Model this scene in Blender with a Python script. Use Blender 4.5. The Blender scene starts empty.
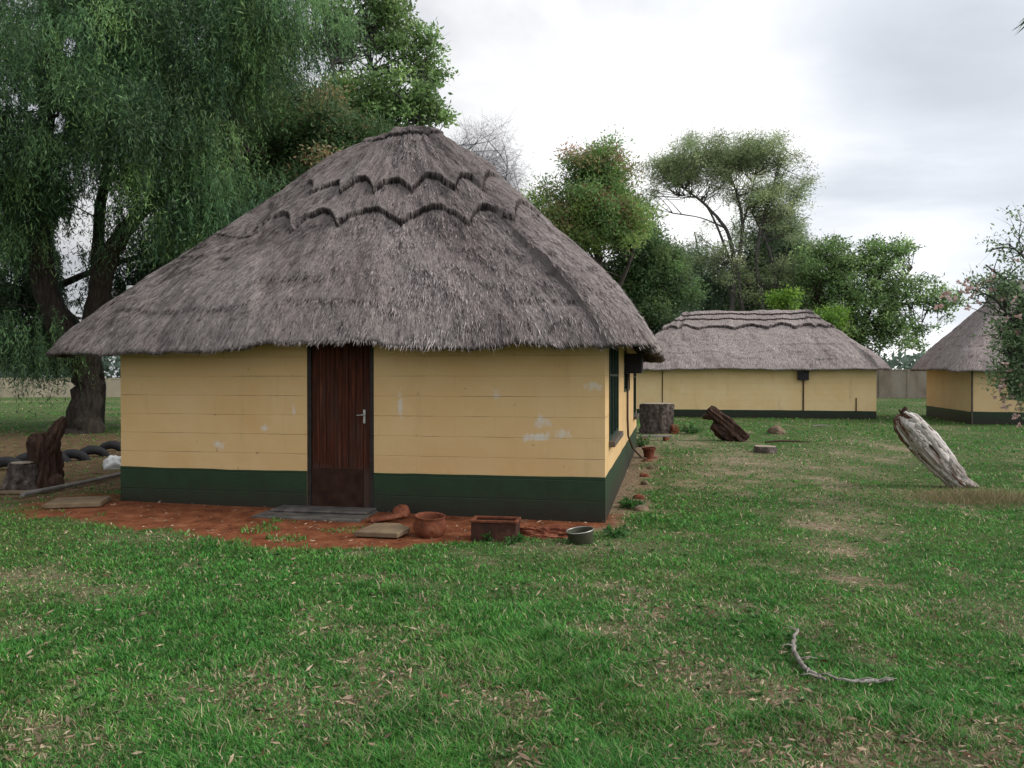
import bpy, math, random
import numpy as np
from mathutils import Vector, Matrix

random.seed(7)
RNG = np.random.default_rng(11)
SC = bpy.context.scene
COL = SC.collection
PI = math.pi

# ------------------------------------------------------------------ noise
def _hash(ix, iy, seed):
    n = (ix.astype(np.int64) * 374761393 + iy.astype(np.int64) * 668265263 + seed * 982451653) & 0xFFFFFFFF
    n = ((n ^ (n >> 13)) * 1274126177) & 0xFFFFFFFF
    return ((n ^ (n >> 16)) & 0xFFFF) / 65535.0

def vnoise(x, y, seed=0):
    x = np.asarray(x, float); y = np.asarray(y, float)
    ix = np.floor(x); iy = np.floor(y)
    fx = x - ix; fy = y - iy
    fx = fx * fx * (3 - 2 * fx); fy = fy * fy * (3 - 2 * fy)
    a = _hash(ix, iy, seed); b = _hash(ix + 1, iy, seed)
    c = _hash(ix, iy + 1, seed); d = _hash(ix + 1, iy + 1, seed)
    return (a * (1 - fx) + b * fx) * (1 - fy) + (c * (1 - fx) + d * fx) * fy

def fbm(x, y, seed=0, octv=4):
    x = np.asarray(x, float); y = np.asarray(y, float)
    s = 0; a = 0.5; t = 0
    for o in range(octv):
        s = s + a * vnoise(x * 2 ** o, y * 2 ** o, seed + o * 17); t += a; a *= 0.5
    return s / t

def sstep(a, b, x):
    t = np.clip((np.asarray(x, float) - a) / (b - a), 0, 1)
    return t * t * (3 - 2 * t)

# ------------------------------------------------------------------ materials
def node_mat(name):
    m = bpy.data.materials.new(name); m.use_nodes = True
    nt = m.node_tree; nt.nodes.clear()
    out = nt.nodes.new('ShaderNodeOutputMaterial')
    b = nt.nodes.new('ShaderNodeBsdfPrincipled')
    nt.links.new(b.outputs[0], out.inputs[0])
    b.inputs['Roughness'].default_value = 0.85
    b.inputs['Specular IOR Level'].default_value = 0.25
    return m, nt, b

class NB:
    """small helper for node graphs"""
    def __init__(s, nt): s.nt = nt
    def n(s, t, **kw):
        x = s.nt.nodes.new(t)
        for k, v in kw.items(): setattr(x, k, v)
        return x
    def l(s, a, b): s.nt.links.new(a, b)
    def coord(s, which='Object'): return s.n('ShaderNodeTexCoord').outputs[which]
    def uv(s): return s.n('ShaderNodeTexCoord').outputs['UV']
    def scale(s, vec, sc, loc=(0, 0, 0)):
        m = s.n('ShaderNodeMapping'); m.inputs['Scale'].default_value = sc; m.inputs['Location'].default_value = loc
        s.l(vec, m.inputs['Vector']); return m.outputs[0]
    def noise(s, vec, sc=5, det=4, rough=0.55, dist=0):
        t = s.n('ShaderNodeTexNoise'); t.inputs['Scale'].default_value = sc
        t.inputs['Detail'].default_value = det; t.inputs['Roughness'].default_value = rough
        t.inputs['Distortion'].default_value = dist
        if vec is not None: s.l(vec, t.inputs['Vector'])
        return t.outputs['Fac']
    def ramp(s, fac, stops):
        r = s.n('ShaderNodeValToRGB'); cr = r.color_ramp
        while len(cr.elements) < len(stops): cr.elements.new(0.5)
        for e, (p, c) in zip(cr.elements, stops):
            e.position = p; e.color = (c[0], c[1], c[2], 1) if not isinstance(c, (int, float)) else (c, c, c, 1)
        s.l(fac, r.inputs[0]); return r.outputs[0]
    def mix(s, fac, a, b, mode='MIX'):
        m = s.n('ShaderNodeMix', data_type='RGBA', blend_type=mode)
        for sock, v in ((m.inputs[0], fac), (m.inputs[6], a), (m.inputs[7], b)):
            if isinstance(v, (int, float)): sock.default_value = v
            elif isinstance(v, tuple): sock.default_value = (v[0], v[1], v[2], 1)
            else: s.l(v, sock)
        return m.outputs[2]
    def math(s, op, a, b=0.0, clamp=False):
        m = s.n('ShaderNodeMath', operation=op, use_clamp=clamp)
        for sock, v in ((m.inputs[0], a), (m.inputs[1], b)):
            if isinstance(v, (int, float)): sock.default_value = v
            else: s.l(v, sock)
        return m.outputs[0]
    def bump(s, h, strength=0.5, dist=0.01):
        b = s.n('ShaderNodeBump'); b.inputs['Strength'].default_value = strength; b.inputs['Distance'].default_value = dist
        s.l(h, b.inputs['Height']); return b.outputs[0]

def simple_mat(name, c1, c2, sc=6, rough=0.85, bump=0.3, dist=0.01, stretch=(1, 1, 1), spec=0.25, metal=0.0, c3=None):
    m, nt, b = node_mat(name); g = NB(nt)
    v = g.scale(g.coord(), stretch)
    f = g.noise(v, sc, 6, 0.62)
    stops = [(0.3, c1), (0.7, c2)] if c3 is None else [(0.28, c1), (0.52, c2), (0.72, c3)]
    g.l(g.ramp(f, stops), b.inputs['Base Color'])
    f2 = g.noise(v, sc * 4, 5, 0.6)
    g.l(g.bump(f2, bump, dist), b.inputs['Normal'])
    b.inputs['Roughness'].default_value = rough; b.inputs['Specular IOR Level'].default_value = spec
    b.inputs['Metallic'].default_value = metal
    return m

def attr_leaf_mat(name, rough=0.55, transl=0.3, spec=0.3):
    m, nt, b = node_mat(name); g = NB(nt)
    a = g.n('ShaderNodeAttribute', attribute_name='tint').outputs['Color']
    g.l(a, b.inputs['Base Color']); b.inputs['Roughness'].default_value = rough
    b.inputs['Specular IOR Level'].default_value = spec
    t = g.n('ShaderNodeBsdfTranslucent'); g.l(a, t.inputs['Color'])
    mx = g.n('ShaderNodeMixShader'); mx.inputs[0].default_value = transl
    g.l(b.outputs[0], mx.inputs[1]); g.l(t.outputs[0], mx.inputs[2])
    out = [n for n in nt.nodes if n.type == 'OUTPUT_MATERIAL'][0]
    g.l(mx.outputs[0], out.inputs[0])
    return m

# ------------------------------------------------------------------ meshes
def link(o, parent=None):
    COL.objects.link(o)
    if parent is not None: o.parent = parent
    return o

def np_mesh(name, V, F, mat, parent=None, tint=None, uv=None, smooth=False, attrs=None):
    """V (n,3); F array (m,k) of k-gons or list of such arrays; tint (n,3) point colours; uv (n,2) per point"""
    V = np.asarray(V, np.float32)
    Fs = F if isinstance(F, list) else [F]
    Fs = [np.asarray(f, np.int32) for f in Fs if len(f)]
    me = bpy.data.meshes.new(name)
    me.vertices.add(len(V)); me.vertices.foreach_set('co', V.ravel())
    li = np.concatenate([f.ravel() for f in Fs]); tot = np.concatenate([np.full(len(f), f.shape[1], np.int32) for f in Fs])
    st = np.concatenate([[0], np.cumsum(tot)[:-1]]).astype(np.int32)
    me.loops.add(len(li)); me.loops.foreach_set('vertex_index', li)
    me.polygons.add(len(tot)); me.polygons.foreach_set('loop_start', st); me.polygons.foreach_set('loop_total', tot)
    if smooth: me.polygons.foreach_set('use_smooth', np.ones(len(tot), bool))
    me.update(calc_edges=True)
    if tint is not None:
        a = me.color_attributes.new('tint', 'FLOAT_COLOR', 'POINT')
        c = np.ones((len(V), 4), np.float32); c[:, :3] = tint
        a.data.foreach_set('color', c.ravel())
    if attrs:
        for k, v in attrs.items():
            a = me.attributes.new(k, 'FLOAT', 'POINT'); a.data.foreach_set('value', np.asarray(v, np.float32))
    if uv is not None:
        u = me.uv_layers.new(name='UVMap'); u.data.foreach_set('uv', np.asarray(uv, np.float32)[li].ravel())
    me.materials.append(mat)
    o = bpy.data.objects.new(name, me)
    return link(o, parent)

class MB:
    def __init__(s): s.V = []; s.F = []; s.n = 0
    def add(s, V, F):
        s.V += [tuple(v) for v in V]; s.F += [tuple(i + s.n for i in f) for f in F]; s.n = len(s.V); return s
    def box(s, a, b, rot=None, about=None):
        (x0, y0, z0), (x1, y1, z1) = a, b
        V = [(x0, y0, z0), (x1, y0, z0), (x1, y1, z0), (x0, y1, z0), (x0, y0, z1), (x1, y0, z1), (x1, y1, z1), (x0, y1, z1)]
        if rot is not None:
            c = Vector(about) if about else Vector(((x0 + x1) / 2, (y0 + y1) / 2, (z0 + z1) / 2))
            V = [tuple(rot @ (Vector(v) - c) + c) for v in V]
        return s.add(V, [(0, 3, 2, 1), (4, 5, 6, 7), (0, 1, 5, 4), (1, 2, 6, 5), (2, 3, 7, 6), (3, 0, 4, 7)])
    def tube(s, pts, radii, n=8, amp=0.0, freq=3.0, cap=True, seed=0, ridge=0.0, sub=1):
        pts = [Vector(p) for p in pts]
        if isinstance(radii, (int, float)): radii = [radii] * len(pts)
        if sub > 1:
            t = np.linspace(0, len(pts) - 1, (len(pts) - 1) * sub + 1); pa = np.array([tuple(p) for p in pts])
            radii = list(np.interp(t, range(len(pts)), radii)); pts = [Vector([np.interp(x, range(len(pa)), pa[:, j]) for j in range(3)]) for x in t]
        V = []; prev = None
        for i, p in enumerate(pts):
            d = (pts[min(i + 1, len(pts) - 1)] - pts[max(i - 1, 0)]).normalized()
            if prev is None:
                u = d.orthogonal().normalized()
            else:
                u = (prev - d * prev.dot(d)).normalized()
            prev = u; w = d.cross(u)
            for k in range(n):
                a = 2 * PI * k / n
                r = radii[i]
                if amp:
                    r *= 1 + amp * (float(fbm(math.cos(a) * freq + 10 + seed, i * 0.35 / (sub ** .5) + math.sin(a) * freq, seed, 3)) - 0.5) * 2
                if ridge:
                    r *= 1 + ridge * math.sin(a * 5 + seed) + ridge * 0.6 * math.sin(a * 9 + 2 + i * 0.2)
                V.append(p + (u * math.cos(a) + w * math.sin(a)) * r)
        F = []
        for i in range(len(pts) - 1):
            for k in range(n):
                F.append((i * n + k, i * n + (k + 1) % n, (i + 1) * n + (k + 1) % n, (i + 1) * n + k))
        if cap:
            F.append(tuple(reversed(range(n)))); F.append(tuple((len(pts) - 1) * n + k for k in range(n)))
        return s.add(V, F)
    def lathe(s, prof, n=24, c=(0, 0, 0), amp=0.0, seed=0):
        V = []
        for i, (r, z) in enumerate(prof):
            for k in range(n):
                a = 2 * PI * k / n
                rr = r * (1 + amp * (float(fbm(math.cos(a) * 2 + 9, math.sin(a) * 2 + z * 3, seed, 3)) - 0.5) * 2)
                V.append((c[0] + rr * math.cos(a), c[1] + rr * math.sin(a), c[2] + z))
        F = []
        for i in range(len(prof) - 1):
            for k in range(n):
                F.append((i * n + k, i * n + (k + 1) % n, (i + 1) * n + (k + 1) % n, (i + 1) * n + k))
        F.append(tuple(reversed(range(n)))); F.append(tuple((len(prof) - 1) * n + k for k in range(n)))
        return s.add(V, F)
    def build(s, name, mat, parent=None, smooth=False, bevel=0.0, loc=None, rotz=0.0):
        me = bpy.data.meshes.new(name); me.from_pydata(s.V, [], s.F); me.update()
        if smooth: me.polygons.foreach_set('use_smooth', np.ones(len(me.polygons), bool))
        me.materials.append(mat)
        o = bpy.data.objects.new(name, me); link(o, parent)
        if loc is not None: o.location = loc
        o.rotation_euler = (0, 0, rotz)
        if bevel:
            b = o.modifiers.new('bevel', 'BEVEL'); b.width = bevel; b.segments = 2; b.limit_method = 'ANGLE'
        return o

def tag(o, label=None, cat=None, group=None, kind=None):
    if label: o['label'] = label
    if cat: o['category'] = cat
    if group: o['group'] = group
    if kind: o['kind'] = kind
    return o

def empty(name, loc, rz=0.0):
    o = bpy.data.objects.new(name, None); link(o); o.location = loc; o.rotation_euler = (0, 0, rz)
    o.empty_display_size = 0.2
    return o

def blob(name, mat, rx, ry, rz, loc, amp=0.3, seed=0, n=18, flat=True, freq=1.6, rotz=0.0, smooth=True, parent=None):
    """an uneven lump resting on its flat underside"""
    V = []; F = []
    m = n * 2
    for i in range(n + 1):
        t = PI * i / n
        for k in range(m):
            a = 2 * PI * k / m
            d = (math.sin(t) * math.cos(a), math.sin(t) * math.sin(a), math.cos(t))
            f = 1 + amp * ((float(fbm(d[0] * freq + 7 + seed, d[1] * freq + d[2] * freq * 1.3, seed, 4)) - 0.5) * 2)
            z = d[2] * rz * f
            if flat: z = max(z, -rz * 0.45)
            V.append((d[0] * rx * f, d[1] * ry * f, z + (rz * 0.45 if flat else rz)))
    for i in range(n):
        for k in range(m):
            F.append((i * m + k, i * m + (k + 1) % m, (i + 1) * m + (k + 1) % m, (i + 1) * m + k))
    b = MB(); b.add(V, F)
    return b.build(name, mat, parent, smooth=smooth, loc=loc, rotz=rotz)

# ------------------------------------------------------------------ the place
F_PX = 800.0; CAM_H = 1.6; HOR = 377.0
def at(px, py):
    """ground point seen at a photo position (used while laying the place out)"""
    y = F_PX * CAM_H / (py - HOR); return ((px - 512) / F_PX * y, y)

HUT_A = math.radians(-10.9)
HC = Vector((1.02, 8.77))
HR = Vector((math.cos(HUT_A), math.sin(HUT_A))); HD = Vector((-math.sin(HUT_A), math.cos(HUT_A)))
HW, HL = 5.97, 9.5
def hut_local(x, y):
    dx = np.asarray(x) - HC.x; dy = np.asarray(y) - HC.y
    return dx * HR.x + dy * HR.y, dx * HD.x + dy * HD.y
def hut_world(lx, ly):
    return (HC.x + lx * HR.x + ly * HD.x, HC.y + lx * HR.y + ly * HD.y)

def gz(x, y):
    x = np.asarray(x, float); y = np.asarray(y, float)
    z = (fbm(x * 0.7, y * 0.7, 3, 3) - 0.5) * 0.05 + (fbm(x * 2.6, y * 2.6, 8, 3) - 0.5) * 0.03
    lx, ly = hut_local(x, y)
    z = z * sstep(0.0, 1.2, np.maximum(np.maximum(-lx - HW - 0.3, lx - 0.3), np.maximum(-ly - 0.9, ly - HL)))
    z = z + 0.07 * np.exp(-((lx + 6.3) / 2.2) ** 2 - ((ly + 0.3) / 1.6) ** 2)
    z = z + 0.035 * np.exp(-((lx + 3.0) / 1.6) ** 2 - (ly / 0.8) ** 2)
    far = sstep(40, 90, np.hypot(x, y))
    return z * (1 - far)
def gzf(x, y): return float(gz(x, y))

RED_EDGE_X = np.array([-12, -8, -6.5, -4.6, -3.2, -2.2, -1.2, 0.0, 0.6, 1.2])
RED_EDGE_Y = np.array([-0.2, -0.5, -1.12, -1.50, -1.98, -1.85, -1.25, -0.50, -0.1, 0.6])
def masks(x, y):
    """red earth, bare/dry ground, brown earth, lushness"""
    x = np.asarray(x, float); y = np.asarray(y, float)
    lx, ly = hut_local(x, y)
    nz = (fbm(x * 1.4, y * 1.4, 21, 4) - 0.5)
    nf = (fbm(x * 5, y * 5, 22, 3) - 0.5)
    e = np.interp(lx, RED_EDGE_X, RED_EDGE_Y) + nz * 0.7 + nf * 0.35
    red = sstep(-0.10, 0.14, ly - e) * sstep(0.45, 0.05, lx + nz * .5) * (ly < 0.6) * sstep(-7.1, -6.0, lx + nz * 1.5)
    side = sstep(0.50, 0.18, lx + nz * 0.8 - 0.01 * ly) * (lx > -0.3) * (ly > -0.5) * (ly < HL + 1.0)
    red = np.maximum(red, side * 0.22)
    bare = np.zeros_like(x)
    def spot(px, py, rx, ry, s=1.0):
        cx, cy = at(px, py)
        return s * np.exp(-((x - cx) / rx) ** 2 - ((y - cy) / ry) ** 2)
    for a in ((905, 765, 0.75, 0.45, 0.9), (330, 705, 0.6, 0.5, .55), (235, 690, 0.5, 0.3, .6), (60, 745, 0.4, 0.3, .55), (720, 685, 0.55, 0.45, .6),
              (640, 640, 0.5, 0.5, .4), (838, 575, .38, .5, .42), (833, 548, .36, .6, .6), (831, 523, .38, .8, .62), (832, 502, .40, 1.0, .6), (836, 484, .42, 1.3, .6), (846, 468, .45, 1.6, .55), (860, 455, .5, 2.0, .5), (878, 445, .6, 2.4, .45), (850, 612, .35, .5, .35), (985, 615, .7, .4, .45), (760, 462, 1.5, 1.9, .75), (690, 470, 1.2, 2.5, .5),
              (600, 548, 0.7, 0.35, .6), (190, 540, 1.0, .3, .35), (30, 585, .7, .35, .4), (850, 455, 2.4, 1.2, .35), (450, 720, .5, .4, .35),
              (975, 497, 1.0, .7, .6), (660, 440, 1.5, 3.0, .55), (560, 590, 1.2, .35, .22), (395, 680, .5, .35, .45)):
        bare = np.maximum(bare, spot(*a))
    n2 = fbm(x * 2.2, y * 2.2, 33, 4)
    bare = np.clip(bare * (0.55 + 0.9 * n2) + sstep(0.58, 0.74, n2) * 0.38, 0, 1)
    bare = np.maximum(bare, side * 0.95)
    brown = sstep(-6.0, -6.9, lx + nz * 1.2) * sstep(9.0, 10.6, y + nz * 1.5) * sstep(25.5, 20.5, y + nz * 3) * sstep(-24, -16, x)
    lush = fbm(x * 0.55, y * 0.55, 41, 3)
    return red, bare, brown, lush

# ------------------------------------------------------------------ ground
def graded(lo, hi, dense_lo, dense_hi, d0, growth=1.16):
    a = list(np.arange(dense_lo, dense_hi, d0)); s = d0; v = a[-1]
    while v < hi: s *= growth; v += s; a.append(v)
    s = d0; v = a[0]; b = []
    while v > lo: s *= growth; v -= s; b.append(v)
    return np.array(b[::-1] + a)

gx = graded(-900, 900, -9.5, 9.5, 0.075); gy = graded(-60, 1600, 1.8, 16.0, 0.075, 1.12)
X, Y = np.meshgrid(gx, gy); nx, ny = len(gx), len(gy)
Xr, Yr = X.ravel(), Y.ravel()
red, bare, brown, lush = masks(Xr, Yr)
V = np.stack([Xr, Yr, gz(Xr, Yr)], 1)
idx = np.arange(nx * ny).reshape(ny, nx)
Fq = np.stack([idx[:-1, :-1].ravel(), idx[:-1, 1:].ravel(), idx[1:, 1:].ravel(), idx[1:, :-1].ravel()], 1)
m_ground, nt, b = node_mat('ground_soil_and_turf'); g = NB(nt)
P = g.coord()
def at_(n): return g.n('ShaderNodeAttribute', attribute_name=n).outputs['Fac']
turf = g.ramp(g.noise(P, 9, 8, 0.7), [(0.25, (0.022, 0.040, 0.013)), (0.5, (0.055, 0.095, 0.026)), (0.75, (0.15, 0.14, 0.065))])
turf = g.mix(g.math('MULTIPLY', g.ramp(g.noise(P, 0.28, 5, 0.6), [(0.42, 0.0), (0.66, 1.0)]), 0.35), turf, (0.125, 0.125, 0.05))
dry = g.ramp(g.noise(P, 14, 8, 0.75), [(0.28, (0.085, 0.062, 0.04)), (0.5, (0.25, 0.195, 0.125)), (0.74, (0.46, 0.39, 0.28))])
redc = g.ramp(g.noise(P, 5, 9, 0.7), [(0.28, (0.06, 0.022, 0.012)), (0.46, (0.18, 0.060, 0.027)), (0.6, (0.25, 0.092, 0.043)), (0.8, (0.38, 0.19, 0.11))])
brownc = g.ramp(g.noise(P, 4, 9, 0.72), [(0.3, (0.05, 0.030, 0.018)), (0.5, (0.13, 0.085, 0.045)), (0.72, (0.22, 0.16, 0.09))])
c = g.mix(at_('bare'), turf, dry); c = g.mix(at_('brown'), c, brownc); c = g.mix(at_('red'), c, redc)
g.l(c, b.inputs['Base Color'])
h = g.math('ADD', g.noise(P, 22, 8, 0.75), g.math('MULTIPLY', g.noise(P, 5, 4, 0.6), 1.4))
g.l(g.bump(h, 0.9, 0.03), b.inputs['Normal']); b.inputs['Roughness'].default_value = 0.95; b.inputs['Specular IOR Level'].default_value = 0.1
ground = np_mesh('ground', V, Fq, m_ground, smooth=True, attrs=dict(red=red, bare=bare, brown=brown))
tag(ground, 'lawn ground with bare dry patches and red earth beside the hut', kind='structure')

# ------------------------------------------------------------------ grass (nobody could count it)
M_blade = attr_leaf_mat('grass_blade', 0.6, 0.35, 0.25)
def blades(n_try):
    # spread evenly over the ground as seen from the lawn, thinner with distance, wider than the picture on both sides
    u = RNG.random(n_try)
    dmin, dmax = 1.7, 62.0
    p = -0.95
    d = (dmin ** p + u * (dmax ** p - dmin ** p)) ** (1 / p)
    a = (RNG.random(n_try) - 0.5) * 2 * math.radians(52)
    x = d * np.tan(a); y = d
    red, bare, brown, lush = masks(x, y)
    lx, ly = hut_local(x, y)
    inside = (lx > -HW - .02) & (lx < .02) & (ly > -0.02) & (ly < HL)
    dens = (1 - np.clip(red * 1.05, 0, 1)) * (1 - 0.80 * bare) * (1 - 0.85 * brown) * (0.62 + 0.6 * lush)
    keep = (RNG.random(n_try) < dens) & ~inside
    # a few tufts survive on the red earth
    tuft = (fbm(x * 2.3, y * 2.3, 77, 2) > 0.70) & (red > 0.5) & (lx < 0.3) & (ly < -0.6)
    keep |= tuft & ~inside & (RNG.random(n_try) < 0.6)
    return x[keep], y[keep], d[keep], bare[keep], lush[keep]
bx_, by_, bd_, bb_, bl_ = blades(1250000)
n = len(bx_)
ang = RNG.random(n) * 2 * PI
hgt = (0.011 + 0.021 * RNG.random(n) ** 1.6) * (0.8 + 0.7 * bl_) * (1 - 0.35 * bb_)
hgt *= 1 + 0.9 * sstep(0.62, 0.8, fbm(bx_ * 1.1, by_ * 1.1, 91, 3))
wid = (0.0042 + 0.0030 * RNG.random(n)) * np.clip(bd_ / 3.6, 1, 9)
hgt *= 0.55 + 1.0 * fbm(bx_ * 7, by_ * 7, 13, 2)
hgt *= np.clip(1 + (bd_ - 10) * 0.02, 1, 1.8)
lean = 0.35 + 1.3 * RNG.random(n)
base = np.stack([bx_, by_, gz(bx_, by_) - 0.006], 1)
dirv = np.stack([np.cos(ang), np.sin(ang), np.zeros(n)], 1)
side = np.stack([-np.sin(ang), np.cos(ang), np.zeros(n)], 1)
up = np.array([0, 0, 1.0])
mid = base + up * (hgt * 0.6)[:, None] + dirv * (hgt * 0.25 * lean)[:, None]
tip = base + up * (hgt * 0.95)[:, None] + dirv * (hgt * 0.9 * lean)[:, None]
w2 = side * (wid / 2)[:, None]
V = np.stack([base - w2, base + w2, mid + w2 * 0.8, tip, mid - w2 * 0.8], 1).reshape(-1, 3)
i0 = np.arange(n) * 5
F4 = np.stack([i0, i0 + 1, i0 + 2, i0 + 4], 1); F3 = np.stack([i0 + 4, i0 + 2, i0 + 3], 1)
gA = np.array([0.032, 0.140, 0.028]); gB = np.array([0.105, 0.300, 0.048]); gC = np.array([0.17, 0.275, 0.06]); gD = np.array([0.46, 0.38, 0.24])
t = RNG.random(n)[:, None]
colr = gA * (1 - t) + gB * t
yl = np.clip((fbm(bx_ * 0.8, by_ * 0.8, 55, 3) - 0.42) * 2.2, 0, 1) * 0.75
mk = (RNG.random(n) < yl * 0.75)[:, None]; colr = np.where(mk, colr * 0.4 + gC * 0.6, colr)
mk = (RNG.random(n) < (0.06 + 0.40 * bb_))[:, None]; colr = np.where(mk, gD * (0.55 + 0.7 * RNG.random(n)[:, None]), colr)
colr = colr * (0.87 + 0.4 * RNG.random(n))[:, None] * (0.62 + 0.76 * fbm(bx_ * 4.5, by_ * 4.5, 14, 3))[:, None]
# low broad-leaved rosettes among the blades
nr = 900; rd = (2.2 ** -.95 + RNG.random(nr) * (24 ** -.95 - 2.2 ** -.95)) ** (1 / -.95); ra = (RNG.random(nr) - .5) * 2 * math.radians(45)
rx = rd * np.tan(ra); ry = rd; rm = masks(rx, ry); rlx, rly = hut_local(rx, ry)
kp = (rm[0] < .3) & (fbm(rx * .9, ry * .9, 61, 3) > .52) & ~((rlx > -HW - .1) & (rlx < .15) & (rly > -.2) & (rly < HL)); rx, ry = rx[kp], ry[kp]; nr = len(rx); kl = 11
px = np.repeat(rx, kl); py = np.repeat(ry, kl); m = len(px); ra = RNG.random(m) * 2 * PI; rl = (.018 + .03 * RNG.random(m)); el = .25 + .5 * RNG.random(m)
b0 = np.stack([px, py, gz(px, py) + .004], 1); dv = np.stack([np.cos(ra) * np.cos(el), np.sin(ra) * np.cos(el), np.sin(el)], 1); sv_ = np.stack([-np.sin(ra), np.cos(ra), np.zeros(m)], 1) * (rl * .34)[:, None]
Vr = np.stack([b0, b0 + dv * (rl * .55)[:, None] + sv_, b0 + dv * rl[:, None], b0 + dv * (rl * .55)[:, None] - sv_], 1).reshape(-1, 3)
o_ = len(V); ir = np.arange(m) * 4 + o_; Fr = np.stack([ir, ir + 1, ir + 2, ir + 3], 1)
cr_ = np.array([0.05, 0.15, 0.04]) * (.6 + .9 * RNG.random(m))[:, None] + np.array([.03, .02, 0]) * RNG.random(m)[:, None]
grass = np_mesh('grass', np.concatenate([V, Vr]), [np.concatenate([F4, Fr]), F3], M_blade, tint=np.concatenate([np.repeat(colr, 5, 0), np.repeat(cr_, 4, 0)]))
tag(grass, 'short green lawn grass with dry straw-coloured blades', 'grass', kind='stuff')

# dead leaves strewn over the lawn
def litter(n_try):
    u = RNG.random(n_try); d = 2.2 + 24 * u ** 2.0
    a = (RNG.random(n_try) - 0.5) * 2 * math.radians(44)
    x = d * np.tan(a); y = d
    red, bare, brown, lush = masks(x, y); lx, ly = hut_local(x, y)
    keep = (RNG.random(n_try) < np.clip(0.04 + 0.35 * sstep(.5, .75, fbm(x * 3.1, y * 3.1, 66, 3)) + 1.0 * bare ** 1.3 + 0.3 * brown, 0, 1)) & ~((lx > -HW - .1) & (lx < .1) & (ly > -0.1) & (ly < HL)) & (RNG.random(n_try) < np.clip(1.5 - d * .09, .3, 1))
    keep = (keep & ((red < 0.4) | (RNG.random(n_try) < 0.3))) | ((red > .5) & (ly < -.08) & (lx < .2) & (RNG.random(n_try) < .10 + .25 * fbm(x * 4, y * 4, 12, 2)))
    return x[keep], y[keep]
lx_, ly_ = litter(110000); n = len(lx_)
ang = RNG.random(n) * 2 * PI; ln = 0.008 + 0.018 * RNG.random(n) + 0.020 * RNG.random(n) ** 9; wd = ln * (0.07 + 0.16 * RNG.random(n))
zc = gz(lx_, ly_) + 0.008 + 0.022 * RNG.random(n)
tilt = (RNG.random(n) - 0.5) * 0.9
d = np.stack([np.cos(ang) * np.cos(tilt), np.sin(ang) * np.cos(tilt), np.sin(tilt)], 1); s = np.stack([-np.sin(ang), np.cos(ang), (RNG.random(n) - .5) * .9], 1)
c0 = np.stack([lx_, ly_, zc], 1)
V = np.stack([c0 - d * ln[:, None], c0 + s * wd[:, None] - up * (ln * .15)[:, None], c0 + d * ln[:, None], c0 - s * wd[:, None] + up * (ln * .15)[:, None]], 1).reshape(-1, 3)
i0 = np.arange(n) * 4
cl = np.array([0.34, 0.27, 0.19]) * (0.15 + 1.2 * RNG.random(n)[:, None] ** 1.3) * np.array([1, 1, 1]) + RNG.random(n)[:, None] * np.array([0.06, 0.0, -0.01])
tag(np_mesh('fallen_leaves', V, np.stack([i0, i0 + 1, i0 + 2, i0 + 3], 1), attr_leaf_mat('dead_leaf', 0.8, 0.15, .2), tint=np.repeat(cl, 4, 0)),
    'dry brown and pale fallen leaves scattered over the lawn', 'leaves', kind='stuff')

# ------------------------------------------------------------------ hut materials
def thatch_mat(name, k=1.0):
    m, nt, b = node_mat(name); g = NB(nt)
    uv = g.uv()
    st = g.noise(g.scale(uv, (75, 24, 1)), 1, 6, 0.75)
    st2 = g.noise(g.scale(uv, (22, 7, 1)), 1, 5, 0.65)
    big = g.noise(g.scale(uv, (0.9, 0.7, 1)), 1, 5, 0.6)
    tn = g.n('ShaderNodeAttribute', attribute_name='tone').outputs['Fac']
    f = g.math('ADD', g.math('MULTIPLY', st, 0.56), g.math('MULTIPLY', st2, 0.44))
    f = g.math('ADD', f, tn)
    col = g.ramp(f, [(0.37, (0.018 * k, 0.013 * k, 0.014 * k)), (0.46, (0.168 * k, 0.144 * k, 0.136 * k)), (0.56, (0.308 * k, 0.268 * k, 0.252 * k)), (0.70, (0.48 * k, 0.41 * k, 0.395 * k))])
    col = g.mix(g.ramp(big, [(0.35, 0.0), (0.65, 0.65)]), col, g.mix(1.0, col, (0.66, 0.61, 0.60), 'MULTIPLY'))
    lich = g.noise(g.scale(uv, (1.7, 1.3, 1), (3, 8, 0)), 1, 6, 0.7)
    col = g.mix(g.ramp(lich, [(0.62, 0.0), (0.75, 0.35)]), col, g.mix(1.0, col, (1.15, 1.02, 0.80), 'MULTIPLY'))
    g.l(col, b.inputs['Base Color'])
    g.l(g.bump(g.math('ADD', st, g.math('MULTIPLY', st2, 0.8)), 1.0, 0.045), b.inputs['Normal'])
    b.inputs['Roughness'].default_value = 0.9; b.inputs['Specular IOR Level'].default_value = 0.15
    return m

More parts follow.
